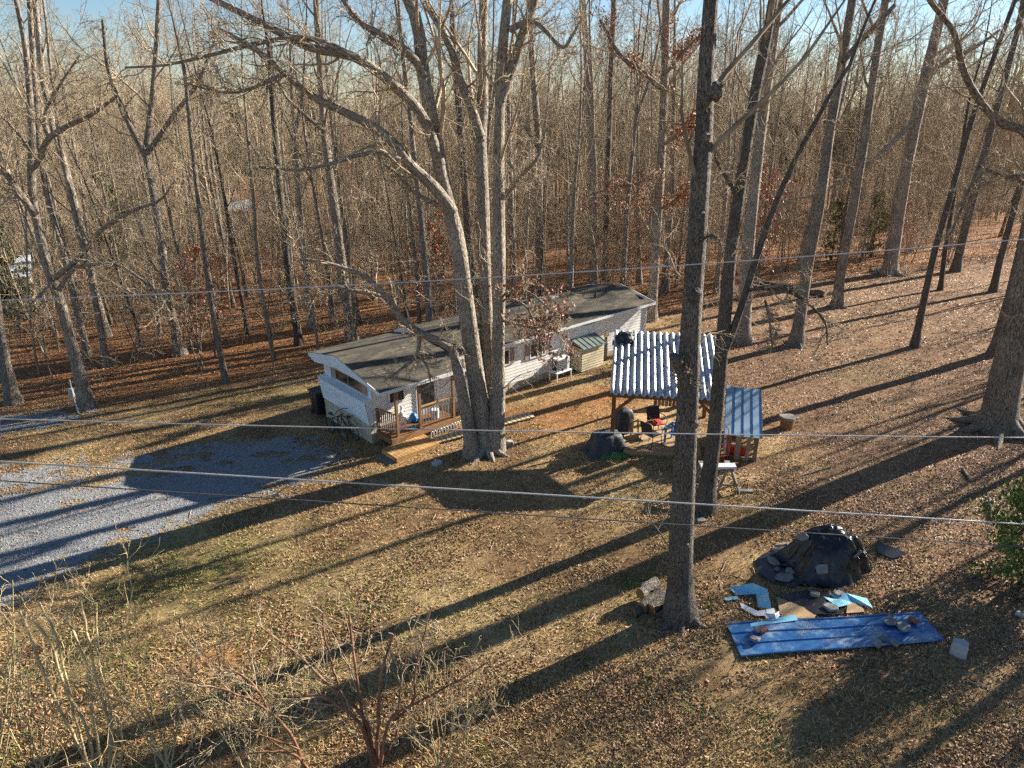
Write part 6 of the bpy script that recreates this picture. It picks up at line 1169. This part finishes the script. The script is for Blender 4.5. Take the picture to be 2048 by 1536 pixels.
# ------------------------------------------------------------------ evergreens
def evergreen(name, label, base, H_, rad, n, seed, kind='cedar', size=0.16, trunk=0.08, group=None, dark=(0.045, 0.075, 0.025), light=(0.11, 0.14, 0.04)):
    r = np.random.default_rng(seed); t = thing(name, label, 'tree', base, group=group); P, R = grow(r, np.array([[0, 0, -0.1]]), np.array([[0, 0, 1.0]]), np.array([H_]), np.array([trunk]), 10, 0.02, 0.02, 0.15); gt = [(P, flare(P, R), 8)]
    nb = 46 if kind == 'cedar' else 34; f0 = 0.06 if kind == 'cedar' else 0.45
    f = f0 + (1 - f0) * r.random(nb); p0 = np.stack([np.interp(f, np.linspace(0, 1, 10), P[0, :, k]) for k in range(3)], 1); a = r.random(nb) * 6.28; up_k = 0.25 if kind == 'cedar' else 0.15
    L = rad * ((1.08 - f) ** 0.7 if kind == 'cedar' else (1.25 - f) ** 0.5) * (0.7 + 0.5 * r.random(nb)); Pb, Rb = grow(r, p0, np.stack([np.cos(a), np.sin(a), up_k + 0 * a], 1), L, 0.02 + 0 * L, 6, 0.1, 0.03); gt.append((Pb, Rb, 4))
    V, Q, B_ = tubes_arrays(gt); link('trunk', np_mesh('evergreen_trunk', V, Q, B_), M['bark_dark'], t)
    i = r.integers(nb, size=n); u = 0.25 + 0.75 * r.random(n) ** 0.7; x = u * 5; j = np.minimum(x.astype(int), 4); w = (x - j)[:, None]; c = Pb[i, j] * (1 - w) + Pb[i, j + 1] * w + r.normal(0, 0.09 * rad * 0.7 + 0.05, (n, 3))
    col = np.array(dark) + (np.array(light) - np.array(dark)) * r.random((n, 1)); link('crown', leaves_mesh('needles', c[:, 0], c[:, 1], c[:, 2], size, col, r, 0.8, 1.8), M['needle'], t); return t
q = Gp(2030, 1165); evergreen('cedar_tree', 'young green cedar beside the tarp mound at the right edge', q + [0.25, 0, 0], 3.3, 1.5, 10000, 61, size=0.075, dark=(0.06, 0.10, 0.03), light=(0.20, 0.27, 0.07))
for k, (px, py, H_, rd, lab) in enumerate(((40, 655, 5.5, 1.7, 'bushy cedar in front of the cream outbuilding'), (1662, 520, 4.2, 1.3, 'small cedar in shade at the wood edge left of two close trunks'), (1742, 515, 4.6, 1.4, 'small cedar at the wood edge beside the thick flared trunk'), (250, 560, 7.5, 2.0, 'tall cedar deep between the trunks above the drive'))):
    q = Gp(px, py); evergreen('cedar_tree', lab, q, H_ * 1.1, rd * (1.0 if px < 300 else 0.85), 2600 if px < 300 else 800, 70 + k, size=0.17, dark=(0.09, 0.11, 0.04), light=(0.22, 0.22, 0.08))
r = np.random.default_rng(88)
for k in range(15):
    y = 95 + 70 * r.random(); px = (60, 180, 320, 470, 640, 800, 950, 1060, 1130, 1280, 1420, 1560, 1700, 1840, 1990)[k]; X = Dp(px, 300, y)[0]; z = float(gz(X, y)); o = evergreen('pine_tree', 'x', (X, y, z), 12.5 - z - 2.5 * r.random(), 3.4, 2600, 120 + k, 'pine', 0.6, 0.16, 'pines beyond the bare woods', (0.10, 0.12, 0.05), (0.20, 0.21, 0.09)); LABELLED.append((px, 'far green pine above the woods ' + spot(px), o))

number_labels()
# ------------------------------------------------------------------ bare shrubs in the foreground
def shrub(name, label, bark, stems, seed, Y, spread=0.8, n=7):
    r = np.random.default_rng(seed); S = [(np.array(p), w0, w1, y0, y1) for p, w0, w1, y0, y1 in stems]; P0, _ = limb_world(S[0][0], Y, Y, 10, 5); base = P0[0].copy(); base[2] = float(gz(base[0], base[1])); t = thing(name, label, 'shrub', base); gt, gc = [], []
    for p, w0, w1, y0, y1 in S:
        P, R = limb_world(p, Y + y0, Y + y1, w0 * (0.64 if bark == 'cane' else 0.6), w1 * (0.64 if bark == 'cane' else 0.6), 16); P = P - base; P[1:-1] += r.normal(0, 0.006, (14, 3)); gt.append((P[None], R[None], 8))
        twigs(r, P[None], R[None], gc, [(n - 2, 0.2, 0.7, 0.5, 0.45, 9, 4, 0.2, 0.04, 0.009), (4, 0.2, 0.75, 0.55, 0.6, 7, 3, 0.25, 0.02, 0.0065), (2, 0.2, 0.75, 0.5, 0.7, 5, 3, 0.28, 0.0, 0.005)])
    V, Q, B_ = tubes_arrays(gt); link('stems', np_mesh('stems', V, Q, B_), M[bark], t); V, Q, B_ = tubes_arrays(gc); link('twigs', np_mesh('twigs', V, Q, B_), M['twig'] if bark == 'myrtle' else M['cane'], t); return t
shrub('crepe_myrtle', 'bare red barked crepe myrtle fanning up at the bottom of the lawn', 'myrtle', [(((752, 1545), (723, 1454), (684, 1415), (640, 1392), (576, 1395)), 17, 8, 0, 0.2), (((752, 1530), (727, 1435), (649, 1361), (605, 1317), (522, 1254)), 16, 6, 0, 0.8), (((752, 1545), (757, 1430), (762, 1351), (791, 1254)), 17, 7, 0, 0.5), (((752, 1530), (723, 1420), (708, 1317), (698, 1229)), 14, 8, 0, 0.9), (((760, 1530), (781, 1439), (825, 1410), (918, 1361), (975, 1325)), 15, 4, 0, 0.3), (((790, 1440), (828, 1400), (830, 1342), (850, 1264), (862, 1215)), 11, 4, 0.1, 0.6), (((690, 1420), (665, 1330), (649, 1273), (647, 1220)), 9, 6, 0.1, 0.9), (((745, 1540), (790, 1480), (800, 1380), (815, 1300)), 10, 4, 0, 0.4)], 1, float(Gp(752, 1545)[1]))
shrub('crepe_myrtle', 'low sprawling red stemmed shrub left of the fanning crepe myrtle', 'myrtle', [(((610, 1545), (596, 1498), (571, 1454), (527, 1415), (469, 1386), (371, 1361)), 13, 5, 0, 0.4), (((540, 1425), (508, 1371), (459, 1337), (430, 1330)), 9, 5, 0.2, 0.7), (((620, 1545), (586, 1508), (520, 1505), (440, 1517)), 11, 6, 0, 0), (((600, 1500), (520, 1470), (430, 1440), (340, 1430), (280, 1450)), 7, 3, 0, 0.3), (((610, 1520), (540, 1480), (470, 1400), (440, 1330), (420, 1260)), 6, 2, 0, 0.9)], 2, float(Gp(610, 1545)[1]), n=9)
shrub('cane_shrub', 'tall pale tan canes of a pruned shrub at the lower left', 'cane', [(((185, 1545), (146, 1469), (93, 1361), (59, 1264), (39, 1220)), 11, 9, 0, 0.8), (((195, 1545), (166, 1439), (132, 1381), (103, 1293), (60, 1235)), 11, 8, 0, 0.7), (((205, 1545), (190, 1454), (176, 1342), (142, 1254), (132, 1230)), 10, 8, 0, 0.8), (((215, 1545), (220, 1454), (195, 1371), (176, 1273), (161, 1195)), 10, 8, 0, 0.9), (((218, 1545), (225, 1440), (200, 1330), (193, 1205)), 8, 5, 0, 0.9), (((180, 1545), (140, 1390), (112, 1273), (78, 1205)), 9, 8, 0, 0.9), (((230, 1545), (240, 1400), (255, 1250), (268, 1170)), 5, 3, 0, 0.9), (((235, 1545), (245, 1500), (238, 1440), (215, 1420)), 9, 5, 0, 0.2)], 3, float(Gp(205, 1545)[1]), n=6)
rs_ = np.random.default_rng(66)
for k, (bx, by, lab) in enumerate(((330, 1540, 'straw coloured bare brush between the tan canes and the red stems'), (500, 1545, 'low straw coloured twiggy brush at the bottom edge left of the red myrtle'), (890, 1545, 'thin straw coloured brush at the bottom edge right of the red myrtle'), (90, 1545, 'thin bare brush behind the tan canes at the bottom left corner'))):
    shrub('bare_brush', lab, 'cane', [(((bx + rs_.normal(0, 12), by), (bx + dx * 0.35, by - 70 + rs_.normal(0, 15)), (bx + dx * 0.75, by - 150 + rs_.normal(0, 30)), (bx + dx, by - 230 + 0.5 * abs(dx) + rs_.normal(0, 30))), 5, 2, 0, 0.7) for dx in (-130, -95, -65, -35, 0, 35, 70, 100, 135)], 20 + k, float(Gp(bx, by)[1]), n=7)
shrub('cane_shrub', 'thin dark stemmed shrub at the lower left edge', 'cane', [(((-10, 1545), (10, 1430), (20, 1330), (30, 1250)), 9, 4, 0, 0.8), (((0, 1545), (15, 1480), (28, 1350), (25, 1160)), 6, 3, 0, 0.9)], 4, float(Gp(0, 1545)[1]), n=7)
